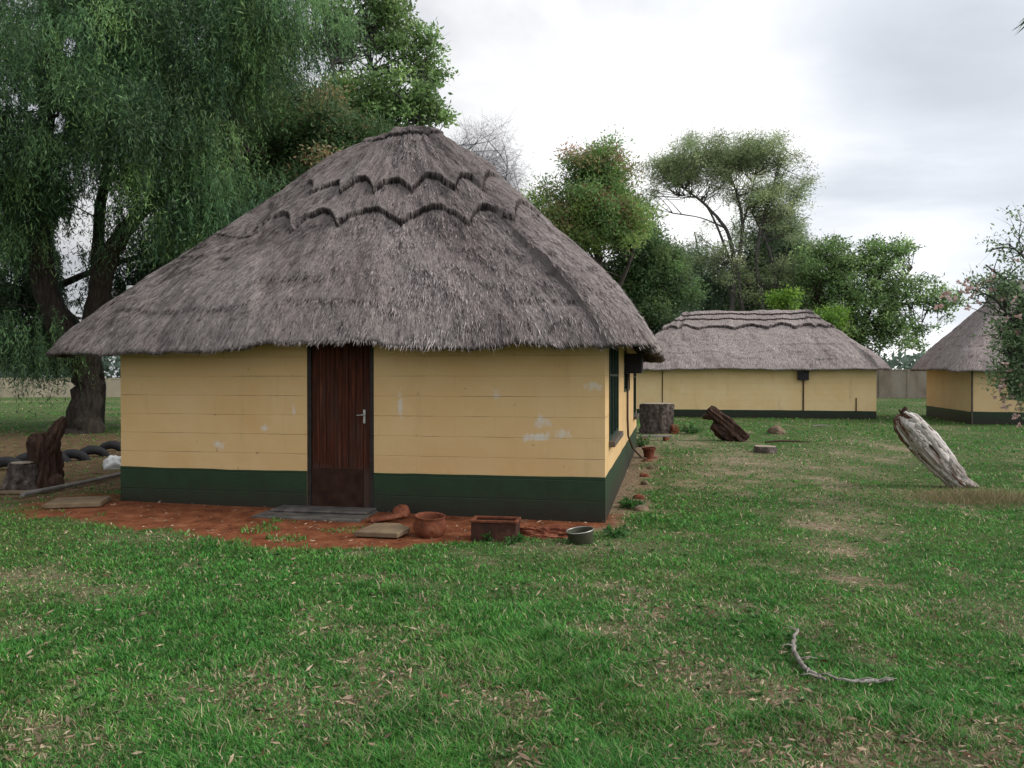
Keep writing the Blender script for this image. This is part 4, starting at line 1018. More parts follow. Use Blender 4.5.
# pink flowering branches reaching in at the right edge
FLW = [(0.0723, 0.1105, 0.0553, 4), (0.102, 0.1445, 0.0723, 2), (0.0467, 0.0765, 0.0382, 2)]
yp = 10.0
def Q3(px, py, r, dy=0): return (*T(px, py, yp + dy), r)
shrub, n1 = tree('flowering_shrub', 'slender shrub with small leaves and pale pink blossoms at the right edge', 'shrub',
    [[Q3(1075, 505, .07), Q3(1062, 440, .06), Q3(1045, 370, .05), Q3(1035, 300, .04), Q3(1040, 240, .025), Q3(1050, 190, .01)],
     [Q3(1046, 375, .035), Q3(1018, 330, .025), Q3(995, 300, .015), Q3(972, 290, .006)], [Q3(1038, 320, .03), Q3(1010, 285, .02), Q3(985, 265, .008)], [Q3(1040, 280, .02), Q3(1015, 250, .012), Q3(990, 250, .005)],
     [Q3(1055, 410, .03), Q3(1030, 395, .02), Q3(1005, 385, .008)], [Q3(1050, 390, .025), Q3(1020, 365, .015), Q3(1000, 352, .006)]],
    [(*T(1028, 330, yp), .34, .5, .5, 42, .15, 56), (*T(1020, 385, yp), .28, .4, .42, 34, .15, 54), (*T(1012, 345, yp), .2, .3, .5, 22, .13, 44), (*T(1005, 285, yp), .42, .5, .30, 36, .15, 32), (*T(1012, 250, yp), .42, .4, .25, 16, .14, 16), (*T(1000, 330, yp), .18, .3, .35, 9, .12, 24), (*T(1060, 300, yp), .5, .6, 1.0, 36, .2, 40),
     (*T(965, 292, yp), .18, .3, .12, 5, .1, 14), (*T(1018, 222, yp), .25, .3, .14, 6, .12, 10)],
    (0.055, 0.026), FLW, M_bark_grey, 1010, twig=1.0, hole=.1, conn=.004)
rp = np.random.default_rng(3)
org = np.array(shrub.location); fp = []
for (px, py, sx, sy, k) in ((1000, 285, 34, 20, 26), (1012, 350, 18, 44, 26), (1008, 395, 18, 24, 16), (968, 294, 20, 10, 16), (1060, 310, 30, 70, 50), (930, 304, 10, 4, 3)):
    for _ in range(k): fp.append(T(px + rp.normal(0, sx * .6), py + rp.normal(0, sy * .6), yp + rp.normal(0, .2)))
fp = np.array(fp); pos = np.repeat(fp, 6, 0); dd = rp.normal(size=(len(pos), 3)) + np.array([0, -.4, .2])
cc = np.array([0.62, 0.40, 0.38]) * (0.7 + 0.5 * rp.random(len(pos)))[:, None] + np.array([0, .05, .05]) * rp.random(len(pos))[:, None]
V, F, C = leaf_quads(pos - org, dd, 0.040 + .022 * rp.random(len(pos)), 0.030 + .012 * rp.random(len(pos)), cc, rp)
np_mesh('blossoms', V, F, attr_leaf_mat('pink_petal', .6, .35, .2), shrub, tint=C)

# palm whose hanging fronds enter at the upper right corner
def palm():
    x, y, h = 10.62, 14.0, 9.55
    root = empty('palm_tree', (x, y, 0)); tag(root, 'tall palm with dark hanging fronds at the upper right corner', 'tree')
    MB().tube([(0, 0, -.2), (.05, .02, 3), (.1, 0, 6), (.05, 0, h)], [.24, .19, .17, .16], 12, amp=.1).build('trunk', M_bark_grey, root, smooth=True)
    rg = np.random.default_rng(9); P = []; D = []; st = MB()
    for k in range(26):
        a = 2 * PI * k / 26 + rg.normal(0, .08); el = rg.uniform(-0.5, 1.0); ln = rg.uniform(1.2, 1.7)
        pts = []
        for i in range(9):
            t = i / 8; r = ln * t * math.cos(el * .6); z = h + ln * (math.sin(el) * t - 0.75 * t * t)
            pts.append((0.05 + r * math.cos(a), r * math.sin(a), z))
        st.tube(pts, [.018, .017, .016, .014, .012, .01, .008, .006, .004], 4, cap=False)
        pts = np.array(pts)
        for i in range(60):
            t = .25 + .75 * i / 60; p = pts[min(int(t * 8), 7)] * (1 - (t * 8) % 1) + pts[min(int(t * 8) + 1, 8)] * ((t * 8) % 1)
            for s in (-1, 1):
                P.append(p); D.append(np.array([-math.sin(a) * s * .8 + math.cos(a) * .5, math.cos(a) * s * .8 + math.sin(a) * .5, -.8]) + rg.normal(0, .1, 3))
    st.build('frond_stems', M_bark, root)
    P = np.array(P); D = np.array(D); n = len(P)
    V, F, C = leaf_quads(P, D, .38 + .12 * rg.random(n), np.full(n, .028), pick_cols([(0.03, .05, .025, 3), (.05, .07, .03, 2)], n, rg), rg)
    np_mesh('fronds', V, F, M_leaf, root, tint=C)
palm()

# far tree line beyond the walls: reads as one mass
def treeline():
    rg = np.random.default_rng(77); pos = []; 
    xs = np.linspace(-150, 150, 300)
    for x in xs:
        y = 105 + rg.normal(0, 4); h = 3.2 + 3.4 * float(fbm(x * .06 + 50, 3, 5, 3)) 
        m = 130; p = np.stack([x + rg.normal(0, 1.1, m), y + rg.normal(0, 1.2, m), h * rg.random(m) ** .7], 1); pos.append(p)
    pos = np.concatenate(pos); n = len(pos)
    V, F, C = leaf_quads(pos, rg.normal(size=(n, 3)), .7 + .5 * rg.random(n), .4 + .2 * rg.random(n), pick_cols([(.05, .072, .055, 3), (.065, .09, .068, 2)], n, rg), rg)
    tag(np_mesh('far_treeline', V, F, M_leaf, tint=C), 'low far belt of trees beyond the boundary walls', 'trees', kind='stuff')
treeline()
print('leaves', total)

# ------------------------------------------------------------------ wood, stone and pots
M_red_wood = simple_mat('dark_red_wood', (0.022, 0.012, 0.009), (0.06, 0.032, 0.022), 6, 0.9, 0.9, 0.03, stretch=(3, 3, .7), c3=(0.11, 0.06, 0.04))
M_grey_wood = simple_mat('bleached_wood', (0.10, 0.065, 0.05), (0.36, 0.31, 0.27), 5, 0.9, 0.9, 0.03, stretch=(6, 6, .8), c3=(0.62, 0.58, 0.54))
M_cut = simple_mat('pale_cut_wood', (0.22, 0.17, 0.12), (0.38, 0.32, 0.25), 9, 0.9, 0.5)
M_terra = simple_mat('terracotta', (0.040, 0.014, 0.009), (0.15, 0.044, 0.019), 7, 0.85, 0.6, c3=(0.23, 0.095, 0.055))
M_brick = simple_mat('red_brick', (0.09, 0.026, 0.014), (0.20, 0.062, 0.032), 12, 0.9, 0.8, c3=(.28, .12, .07))
M_dkpot = simple_mat('dark_glazed_trough', (0.018, 0.010, 0.008), (0.055, 0.020, 0.013), 6, 0.8, 0.6, c3=(0.11, 0.05, 0.03))
M_slab = simple_mat('earthy_slab', (0.12, 0.082, 0.05), (0.22, 0.16, 0.098), 6, 0.9, 0.5)
M_stone = simple_mat('brown_stone', (0.11, 0.075, 0.05), (0.24, 0.17, 0.115), 6, 0.95, 0.8)
M_rubber = simple_mat('old_tyre_rubber', (0.012, 0.012, 0.013), (0.03, 0.03, 0.032), 9, 0.75, 0.4)
M_greypole = simple_mat('grey_pole', (0.12, 0.11, 0.10), (0.24, 0.22, 0.20), 5, 0.8, 0.4)
M_barkblock = simple_mat('mottled_bark', (0.025, 0.019, 0.016), (0.10, 0.078, 0.066), 11, 0.95, 0.9, 0.05, c3=(0.24, 0.19, 0.165))

# big cut trunk block by the far end of the hut
def trunk_block():
    x, y = at(657, 433); root = empty('trunk_block', (x, y, gzf(x, y))); tag(root, 'wide low tree trunk block with a flat pale top beside the near hut', 'trunk block')
    MB().tube([(0, 0, -.05), (0.02, 0, .15), (0.0, 0, .45), (0, .02, .82)], [.50, .47, .46, .47], 64, amp=.16, freq=5, ridge=.015, sub=7).build('bark', M_barkblock, root)
    MB().lathe([(0.44, .822), (0.45, .845), (0.40, .852), (.2, .856)], 36, amp=.05).build('cut_top', M_cut, root)
    for i, (dx, dy, dz) in enumerate(((.42, -.40, 0), (.44, -.41, .085), (.41, -.40, .17))):
        bx, by = x + dx, y + dy
        o = MB().box((-.11, -.055, 0), (.11, .055, .08)).build('brick', M_brick, None, bevel=.006, loc=(bx, by, gzf(bx, by) + dz + .002), rotz=.2 * i + .1)
        tag(o, ('lowest', 'middle', 'topmost')[i] + ' red brick of the small stack in front of the trunk block', 'brick', 'bricks stacked beside the trunk block')
    px, py = at(655, 441)
    o = MB().box((-.42, -.07, 0), (.42, .07, .035)).build('plank', M_greypole, None, bevel=.004, loc=(px, py, gzf(px, py) + .09), rotz=.1)
    tag(o, 'pale weathered plank propped low in front of the trunk block', 'plank')
    for dx in (-.3, .28):
        bx, by = px + dx, py + .03 * dx
        o = MB().box((-.055, -.10, 0), (.055, .10, .085)).build('brick', M_brick, None, bevel=.006, loc=(bx, by, gzf(bx, by) + .004), rotz=.1)
        tag(o, 'red brick under the %s end of the propped plank' % ('left' if dx < 0 else 'right'), 'brick', 'bricks under the propped plank')
trunk_block()

# tilted dark stump in the grass
def tilted_stump():
    x, y = at(730, 441); z = gzf(x, y); root = empty('fallen_stump', (x, y, z)); tag(root, 'tilted dark brown split stump lying in the grass before the long hut', 'stump')
    MB().tube([(-.52, .05, .82), (-.40, .03, .70), (-.1, 0, .45), (.15, -.03, .22), (.36, -.05, .02)], [.08, .13, .15, .16, .19], 36, amp=.5, freq=3, seed=3, ridge=.06, sub=6).build('log', M_red_wood, root)
    MB().tube([(-.42, .1, .42), (-.2, .05, .30), (.05, .05, .18), (.3, 0, .10)], [.12, .19, .21, .16], 32, amp=.6, freq=3, seed=8, ridge=.06, sub=6).build('root_mass', M_red_wood, root)
    MB().tube([(-.66, .12, .60), (-.5, .08, .62), (-.36, .05, .64)], [.05, .10, .12], 10, amp=.3, seed=5).build('snag', M_red_wood, root)
tilted_stump()
x, y = at(776, 434); tag(blob('boulder', M_stone, .22, .18, .17, (x, y, gzf(x, y) - .02), .35, 4), 'small brown boulder on the lawn before the long hut wall', 'boulder')
def cut_stump():
    x, y = at(765, 453); z = gzf(x, y); root = empty('cut_stump', (x, y, z)); tag(root, 'low round tree stump sawn flat with a pale top in the lawn', 'stump')
    MB().lathe([(.27, -.03), (.25, .04), (.235, .10), (.232, .125)], 30, amp=.14, seed=2).build('bark', M_barkblock, root)
    MB().lathe([(.222, .126), (.222, .136), (.12, .138)], 30, amp=.12, seed=2).build('cut_face', M_cut, root)
cut_stump()
for i, (px, py, ln, rz, lb) in enumerate(((788, 444, .55, .05, 'thin dark stick lying beside the low sawn stump'), (822, 427, .35, .3, 'short pale stick in the grass before the long hut plinth'))):
    x, y = at(px, py); z = gzf(x, y) + .045
    c, s = math.cos(rz), math.sin(rz)
    o = MB().tube([(-ln * c, -ln * s, 0), (-.3 * ln * c, -.3 * ln * s + .04, .02), (.3 * ln * c, .3 * ln * s + .03, .01), (ln * c, ln * s, 0)], [.02, .026, .022, .01], 7).build('stick', M_red_wood if i == 0 else M_greypole, None, loc=(x, y, z)); tag(o, lb, 'stick')

# bleached leaning log on the right
M_drift, nt, b = node_mat('bleached_split_wood'); g = NB(nt); uv = g.uv()
f1 = g.noise(g.scale(uv, (22, 2.2, 1)), 1, 7, 0.7, .4); f2 = g.noise(g.scale(uv, (3.0, 2.2, 1)), 1, 5, 0.6)
c = g.ramp(f1, [(0.32, (0.035, 0.022, 0.017)), (0.41, (0.26, 0.21, 0.17)), (0.52, (0.60, 0.55, 0.51)), (0.66, (0.84, 0.81, 0.78))])
c = g.mix(g.ramp(f2, [(0.56, 0.0), (0.74, 0.75)]), c, g.mix(1.0, c, (0.42, 0.22, 0.14), 'MULTIPLY'))
g.l(c, b.inputs['Base Color']); g.l(g.bump(f1, 1.0, .04), b.inputs['Normal'])
M_heart = simple_mat('brown_heartwood', (0.03, 0.016, 0.010), (0.10, 0.05, 0.03), 9, 0.95, 0.9, 0.03, c3=(0.20, 0.12, 0.075))
def driftwood():
    x, y = at(962, 487); z = gzf(x, y); root = empty('bleached_log', (x, y, z)); tag(root, 'bleached white split log leaning out of the grass at the right', 'log')
    P = [(.12, -.02, -.06), (-.05, 0, .10), (-.26, .01, .33), (-.46, .02, .56), (-.65, .03, .78), (-.80, .04, .96), (-.87, .05, 1.05)]
    R = [.09, .135, .165, .185, .185, .165, .10]
    pp = np.array(P); tt = np.linspace(0, len(P) - 1, 46)
    pts = np.stack([np.interp(tt, range(len(P)), pp[:, j]) for j in range(3)], 1); rr = np.interp(tt, range(len(P)), R)
    V = []; n = 64
    for i in range(len(pts)):
        d = Vector(pts[min(i + 1, len(pts) - 1)] - pts[max(i - 1, 0)]).normalized(); u = d.cross(Vector((0, 1, 0))).normalized(); w = d.cross(u)
        for k in range(n):
            a = 2 * PI * k / n
            f = 1 + 0.16 * (float(fbm(a * 3.0 + 4, i * .07, 3, 3)) - .5) * 2 + 0.42 * (float(vnoise(np.array(a * 5.5), np.array(i * .09), 8)) - .5) + 0.22 * (float(vnoise(np.array(a * 11), np.array(i * .16), 9)) - .5)
            cav = math.exp(-((a - 4.3 - 0.3 * math.sin(i * .12)) / 0.5) ** 2) * (0.35 * math.sin(PI * min(max((i - 3) / 36, 0), 1)))
            f -= cav
            V.append(Vector(pts[i]) + (u * math.cos(a) + w * math.sin(a)) * rr[i] * f)
    F = [(i * n + k, i * n + (k + 1) % n, (i + 1) * n + (k + 1) % n, (i + 1) * n + k) for i in range(len(pts) - 1) for k in range(n)]
    F += [tuple(reversed(range(n))), tuple((len(pts) - 1) * n + k for k in range(n))]
    bm = MB(); bm.add(V, F); bm.build('heartwood', M_heart, root)
    rs = np.random.default_rng(21); SV = []; SF = []; SU = []; off = 0
    for k in range(42):
        a0 = 2 * PI * k / 42 + rs.normal(0, .10); s0 = rs.uniform(0.0, .22); s1 = rs.uniform(.80, 1.0) if k % 3 else rs.uniform(.93, 1.03)
        if rs.random() < .12: s0, s1 = rs.uniform(0, .3), rs.uniform(.4, .6)
        m = 26; q = 7; tw = rs.normal(0, .06); wd0 = rs.uniform(.032, .060); lift0 = rs.uniform(.97, 1.06); u0 = rs.random() * 5
        ring = []
        for i in range(m):
            t = s0 + (s1 - s0) * i / (m - 1); f = t * (len(pts) - 1); f0 = min(int(max(f, 0)), len(pts) - 2); fr = f - f0
            c = pts[f0] * (1 - fr) + pts[f0 + 1] * fr; d = Vector(pts[min(f0 + 2, len(pts) - 1)] - pts[max(f0 - 1, 0)]).normalized(); u = d.cross(Vector((0, 1, 0))).normalized(); w = d.cross(u)
            a = a0 + tw * (t - .5) + .03 * math.sin(t * 9 + k); rad = (rr[f0] * (1 - fr) + rr[f0 + 1] * fr) * lift0 * (1 + .04 * math.sin(t * 14 + k * 2)) + rs.normal(0, .004)
            wdt = wd0 * (math.sin(PI * min(max(i / (m - 1), .03), .97)) ** .45) * (1 + .25 * rs.normal())
            er = u * math.cos(a) + w * math.sin(a); et = w * math.cos(a) - u * math.sin(a)
            for j in range(q):
                b_ = 2 * PI * j / q; p = Vector(c) + er * (rad + .5 * wdt * math.cos(b_)) + et * (wdt * 1.1 * math.sin(b_))
                SV.append(tuple(p)); SU.append((u0 + j / q * .25, t + k * .37))
        for i in range(m - 1):
            for j in range(q): SF.append((off + i * q + j, off + i * q + (j + 1) % q, off + (i + 1) * q + (j + 1) % q, off + (i + 1) * q + j))
        off += m * q
    np_mesh('log', SV, np.array(SF), M_drift, root, uv=np.array(SU))
    rg = random.Random(4)
    for k in range(9):
        i = rg.randint(6, 40); a = rg.uniform(3.4, 5.6); p = Vector(pts[i]); d = Vector(pts[min(i + 2, 45)] - pts[max(i - 2, 0)]).normalized()
        u = d.cross(Vector((0, 1, 0))).normalized(); w = d.cross(u); o = p + (u * math.cos(a) + w * math.sin(a)) * rr[i] * .9
        MB().tube([o - d * .16, o, o + d * .12 + (u * math.cos(a) + w * math.sin(a)) * .03], [.022, .03, .008], 7, amp=.3, seed=k).build('splinter', M_grey_wood if k % 3 else M_red_wood, root)
    for k, (dx, dy, ln) in enumerate(((.04, -.07, .22), (.10, .02, .16), (-.03, -.10, .30), (.0, .05, .12))):
        MB().tube([(-.22 + dx, dy - .02, .26 + .05 * k), (-.05 + dx, dy, .12), (.08 + dx + ln * .3, dy - .01, .02)], [.07, .05, .02], 9, amp=.35, seed=k + 3, ridge=.08).build('prong', M_grey_wood, root)
    MB().tube([(-.82, .03, .98), (-.83, .03, 1.10), (-.80, .03, 1.16)], [.045, .05, .03], 8, amp=.3).build('knot', M_red_wood, root)
    # dry tuft at its foot
    rg = np.random.default_rng(5); n = 2600
    cx, cy = at(978, 500)
    px = cx + rg.normal(0, .38, n); py = cy + rg.normal(0, .28, n)
    pos = np.stack([px, py, gz(px, py)], 1); dd = np.stack([rg.normal(0, .7, n), rg.normal(0, .7, n), .55 + .5 * rg.random(n)], 1)
    V, F, C = leaf_quads(pos, dd, .07 + .14 * rg.random(n), np.full(n, .006), pick_cols([(.10, .08, .042, 3), (.06, .065, .026, 2), (.14, .115, .065, 2)], n, rg), rg)
    tag(np_mesh('dry_grass', V, F, M_blade, tint=C), 'tangle of dry grass at the foot of the bleached log', 'dry grass', kind='stuff')
driftwood()

# curved fallen branch and the straight stick it points to
def branch(name, label, pix, radii, mat, lift=.03, sub=None):
    P = [at(*p) for p in pix]; o = P[0]
    pts = [(x - o[0], y - o[1], gzf(x, y) + lift + l) for (x, y), l in zip(P, [0.0] * len(P))]
    Pn = np.array(pts); t = np.linspace(0, len(pts) - 1, len(pts) * 6)
    def cr(tt):
        i = int(min(tt, len(Pn) - 1.0001)); f = tt - i
        p0, p1, p2, p3 = Pn[max(i - 1, 0)], Pn[i], Pn[min(i + 1, len(Pn) - 1)], Pn[min(i + 2, len(Pn) - 1)]
        return 0.5 * ((2 * p1) + (-p0 + p2) * f + (2 * p0 - 5 * p1 + 4 * p2 - p3) * f * f + (-p0 + 3 * p1 - 3 * p2 + p3) * f ** 3)
    q = [tuple(cr(x)) for x in t]; r = list(np.interp(t, range(len(radii)), radii))
    q = [(a + random.gauss(0, .004), b_ + random.gauss(0, .004), c_ + random.gauss(0, .003)) for a, b_, c_ in q]
    b = MB().tube(q, [x * .78 for x in r], 12, amp=.34, freq=2.4, sub=3)
    for k in range(2, len(q) - 3, 7):
        a = random.uniform(0, 6.28); b.tube([q[k], (q[k][0] + .05 * math.cos(a), q[k][1] + .05 * math.sin(a), q[k][2] + .02), (q[k][0] + .10 * math.cos(a), q[k][1] + .09 * math.sin(a), q[k][2] + .015)], [.006, .004, .002], 5)
    ob = b.build(name, mat, None, smooth=True, loc=(o[0], o[1], 0)); tag(ob, label, 'branch'); return ob
M_branch = simple_mat('grey_branch', (0.10, 0.085, 0.07), (0.25, 0.225, 0.195), 8, .9, .6, stretch=(1, 1, 1), c3=(.42, .39, .35))
branch('fallen_branch', 'curved grey fallen branch lying on the near right lawn', [(799, 637), (794, 650), (797, 664), (806, 676), (818, 684), (827, 688)], [.009, .015, .016, .017, .014, .008], M_branch, .035)
branch('fallen_branch', 'straight pale stick lying just right of the curved branch', [(834, 686), (855, 690), (876, 690), (893, 688)], [.006, .010, .012, .009], M_branch, .035)

# left-hand yard: stumps, pole, slab, tyres, bag
def yard():
    x, y = at(45, 489); root = empty('jagged_stump', (x, y, gzf(x, y))); tag(root, 'tall jagged dark stump with a broken prong left of the near hut', 'stump')
    MB().tube([(0, 0, -.08), (0, 0, .2), (-.01, 0, .45), (-.02, 0, .68), (-.03, 0, .80)], [.22, .175, .17, .18, .13], 44, amp=.5, freq=3.4, seed=2, ridge=.06, sub=8).build('stump_body', M_red_wood, root)
    MB().tube([(.06, 0, .55), (.13, 0, .75), (.20, .02, .92), (.26, .02, 1.02)], [.11, .10, .08, .03], 24, amp=.5, freq=3, seed=6, sub=7).build('prong', M_red_wood, root)
    MB().tube([(.15, -.05, .02), (.20, -.08, .12), (.22, -.1, .2)], [.09, .10, .06], 10, amp=.3, seed=7).build('knob', M_red_wood, root)
    x, y = at(20, 491); root = empty('short_stump', (x, y, gzf(x, y))); tag(root, 'short squat stump with a paler sawn top left of the jagged stump', 'stump')
    MB().tube([(0, 0, -.06), (.0, 0, .15), (.02, 0, .38)], [.24, .20, .165], 40, amp=.4, freq=3.5, seed=12, ridge=.05, sub=8).build('bark', M_barkblock, root)
    MB().lathe([(.15, .381), (.15, .395), (.08, .40)], 20, (.02, 0, 0), amp=.2, seed=2).build('cut_top', M_cut, root)
    p = at(22, 503); q = at(132, 474); z = gzf(*p)
    o = MB().tube([(0, 0, z + .05), ((q[0] - p[0]) * .5, (q[1] - p[1]) * .5, gzf((p[0] + q[0]) / 2, (p[1] + q[1]) / 2) + .06), (q[0] - p[0], q[1] - p[1], gzf(*q) + .05)], [.03, .032, .03], 10, amp=.08).build('pole', M_greypole, None, loc=(p[0], p[1], 0)); tag(o, 'long grey pole lying on the ground at the hut corner', 'pole')
    x, y = at(78, 511)
    o = MB().box((-.30, -.26, 0), (.30, .26, .06)).build('paving_slab', M_slab, None, bevel=.012, loc=(x, y, gzf(x, y) + .005), rotz=.25); tag(o, 'flat tan paving slab on the red earth at the left hut corner', 'paving slab')
    x, y = at(22, 497)
    o = MB().box((-.30, -.08, 0), (.30, .08, .03)).build('plank', M_slab, None, bevel=.005, loc=(x, y, gzf(x, y) + .01), rotz=.15); tag(o, 'short flat tan plank in front of the left stumps', 'plank')
    x, y = at(116, 469)
    ob = blob('white_sack', M_white, .21, .15, .17, (x, y, gzf(x, y) - .01), .45, 9, freq=2.4, rotz=.6); tag(ob, 'crumpled white sack lying behind the left hut corner', 'sack')
    # half-buried tyres edging the bed under the tree
    T0 = [(6, 470), (30, 465), (52, 462), (72, 460), (92, 456), (112, 451), (131, 447)]
    first = None
    words = ('first', 'second', 'third', 'fourth', 'fifth', 'sixth', 'seventh')
    for i, (px, py) in enumerate(T0):
        x, y = at(px, py)
        if first is None:
            tb = MB(); Rm, rm = .27, .09; V = []; n, m = 28, 12
            for a in range(n):
                A = 2 * PI * a / n
                for c in range(m):
                    B = 2 * PI * c / m; rr = Rm + rm * math.copysign(abs(math.cos(B)) ** .7, math.cos(B)) * 0.9; tread = 1 + .012 * ((a + c) % 2)
                    V.append((rr * tread * math.cos(A), rm * 1.05 * math.copysign(abs(math.sin(B)) ** .7, math.sin(B)), rr * tread * math.sin(A)))
            F = [(a * m + c, a * m + (c + 1) % m, ((a + 1) % n) * m + (c + 1) % m, ((a + 1) % n) * m + c) for a in range(n) for c in range(m)]
            tb.add(V, F); o = tb.build('half_buried_tyre', M_rubber, None, smooth=True); first = o
        else:
            o = first.copy(); COL.objects.link(o)
        o.location = (x, y, gzf(x, y) - .12); o.rotation_euler = (0.25, 0.0, 0.35 + .2 * math.sin(i * 2.1))
        tag(o, 'half-buried black tyre, %s from the left in the edging row under the weeping tree' % words[i], 'tyre', 'half-buried tyres edging the bed')
yard()

# things along the front wall
def front_items():
    def put(o, lx, ly, dz=0.0, rz=0.0, rx=0.0, ry=0.0):
        x, y = hut_world(lx, ly); o.location = (x, y, gzf(x, y) + dz); o.rotation_euler = (rx, ry, HUT_A + rz); return o
    def loc(px, py):
        x, y = at(px, py); l = hut_local(np.array(x), np.array(y)); return float(l[0]), float(l[1])
    lx, ly = loc(384, 536)
    V = [(-.27, -.16), (.18, -.19), (.26, .02), (.12, .17), (-.14, .16)]
    b = MB(); b.add([(x, y, 0) for x, y in V] + [(x, y, .05) for x, y in V], [(4, 3, 2, 1, 0), (5, 6, 7, 8, 9)] + [(i, (i + 1) % 5, (i + 1) % 5 + 5, i + 5) for i in range(5)])
    put(tag(b.build('stone_slab', M_slab, None, bevel=.008), 'broken five-sided grey slab lying flat before the door', 'slab'), lx, ly, .03, .1, .10, .0)
    lx, ly = loc(386, 524)
    b = MB().box((-.17, -.06, 0), (.17, .06, .03)); put(tag(b.build('broken_tile', M_brick, None, bevel=.006), 'reddish broken tile lying behind the grey slab by the door', 'tile'), lx, ly, .03, .45, .05, -.12)
    lx, ly = loc(401, 521)
    put(tag(blob('clay_lump', M_brick, .095, .08, .08, (0, 0, 0), .4, 6), 'lumpy red clay piece between the broken tile and the clay bowl', 'clay lump'), lx, ly, .03)
    lx, ly = loc(427, 538)
    b = MB().lathe([(.08, 0), (.13, .03), (.165, .09), (.17, .14), (.15, .195), (.145, .215), (.158, .23), (.150, .236), (.135, .215), (.14, .15), (.10, .06), (.03, .045)], 32, amp=.02)
    put(tag(b.build('clay_bowl', M_terra, None, smooth=True), 'round orange terracotta bowl standing before the green plinth', 'bowl'), lx, ly + .08, -.025, 0, .06, .05)
    # trough with rim
    lx, ly = loc(493, 542); root = empty('planter_trough', (0, 0, 0)); tag(root, 'dark reddish rectangular trough planter with a worn rim by the plinth', 'planter')
    put(root, lx, ly + .12, -.02, .04)
    b = MB(); w, d, h, t = .225, .12, .20, .025
    b.box((-w, -d, 0), (w, -d + t, h)).box((-w, d - t, 0), (w, d, h)).box((-w, -d + t, 0), (-w + t, d - t, h)).box((w - t, -d + t, 0), (w, d - t, h)).box((-w + t, -d + t, .002), (w - t, d - t, .03))
    b.build('body', M_dkpot, root, bevel=.008)
    b = MB(); e = .012
    b.box((-w - e, -d - e, h), (w + e, -d + t, h + .025)).box((-w - e, d - t, h), (w + e, d + e, h + .025)).box((-w - e, -d + t, h), (-w + t, d - t, h + .025)).box((w - t, -d + t, h), (w + e, d - t, h + .025))
    b.build('rim', M_terra, root, bevel=.006)
    MB().box((-w + t, -d + t, .1), (w - t, d - t, .18)).build('soil', M_red_wood, root)
    # rough brick edging piece
    lx, ly = loc(544, 540)
    put(tag(blob('rubble', M_brick, .29, .09, .085, (0, 0, 0), .5, 14, freq=3.2, n=26, smooth=False), 'low ragged heap of red brick rubble lying between trough and tin pail', 'rubble'), lx, ly + .15, -.02, .02)
    # pail
    lx, ly = loc(584, 545); root = empty('tin_pail', (0, 0, 0)); tag(root, 'small grey-green tin pail with a pale rim at the right hut corner', 'pail')
    put(root, lx - .02, ly + .10, -.105, 0, .06, -.12)
    M_pail = simple_mat('grey_green_tin', (0.026, 0.029, 0.015), (0.055, 0.056, 0.032), 6, .7, .4)
    MB().lathe([(.095, 0), (.10, .01), (.125, .20), (.130, .225), (.118, .222), (.11, .19), (.09, .03), (.02, .025)], 26).build('body', M_pail, root, smooth=True)
    tor = MB(); pts = [(.132 * math.cos(a), .132 * math.sin(a), .228) for a in np.linspace(0, 2 * PI, 33)]; tor.tube(pts, .006, 6, cap=False).build('rim', M_steel, root, smooth=True)
    # bricks and pot along the right wall
    x, y = at(649, 458); root = empty('flower_pot', (x, y, gzf(x, y))); tag(root, 'small terracotta pot beside the right wall where the conduit ends', 'pot')
    MB().lathe([(.09, 0), (.12, .16), (.14, .165), (.145, .21), (.125, .21), (.11, .16), (.04, .15)], 20).build('body', M_terra, root, smooth=False)
    MB().lathe([(.165, -.01), (.17, .02), (.15, .022), (.05, .015)], 20).build('saucer', M_terra, root)
    rg = random.Random(12)
    names = ('nearest', 'second', 'third', 'fourth', 'fifth', 'sixth')
    for k in range(6):
        ly = 0.9 + k * 1.15 + rg.uniform(-.2, .2); lx = .28 + rg.uniform(-.06, .16)
        o = blob('rubble_stone', M_brick if k % 2 else M_stone, .075 + .04 * rg.random(), .06, .045, (0, 0, 0), .45, k, n=10)
        put(tag(o, 'reddish rubble stone along the right wall foot, %s from the hut corner' % names[k], 'stone', 'stones along the right wall'), lx, ly, -.01, rg.uniform(0, 3))
front_items()

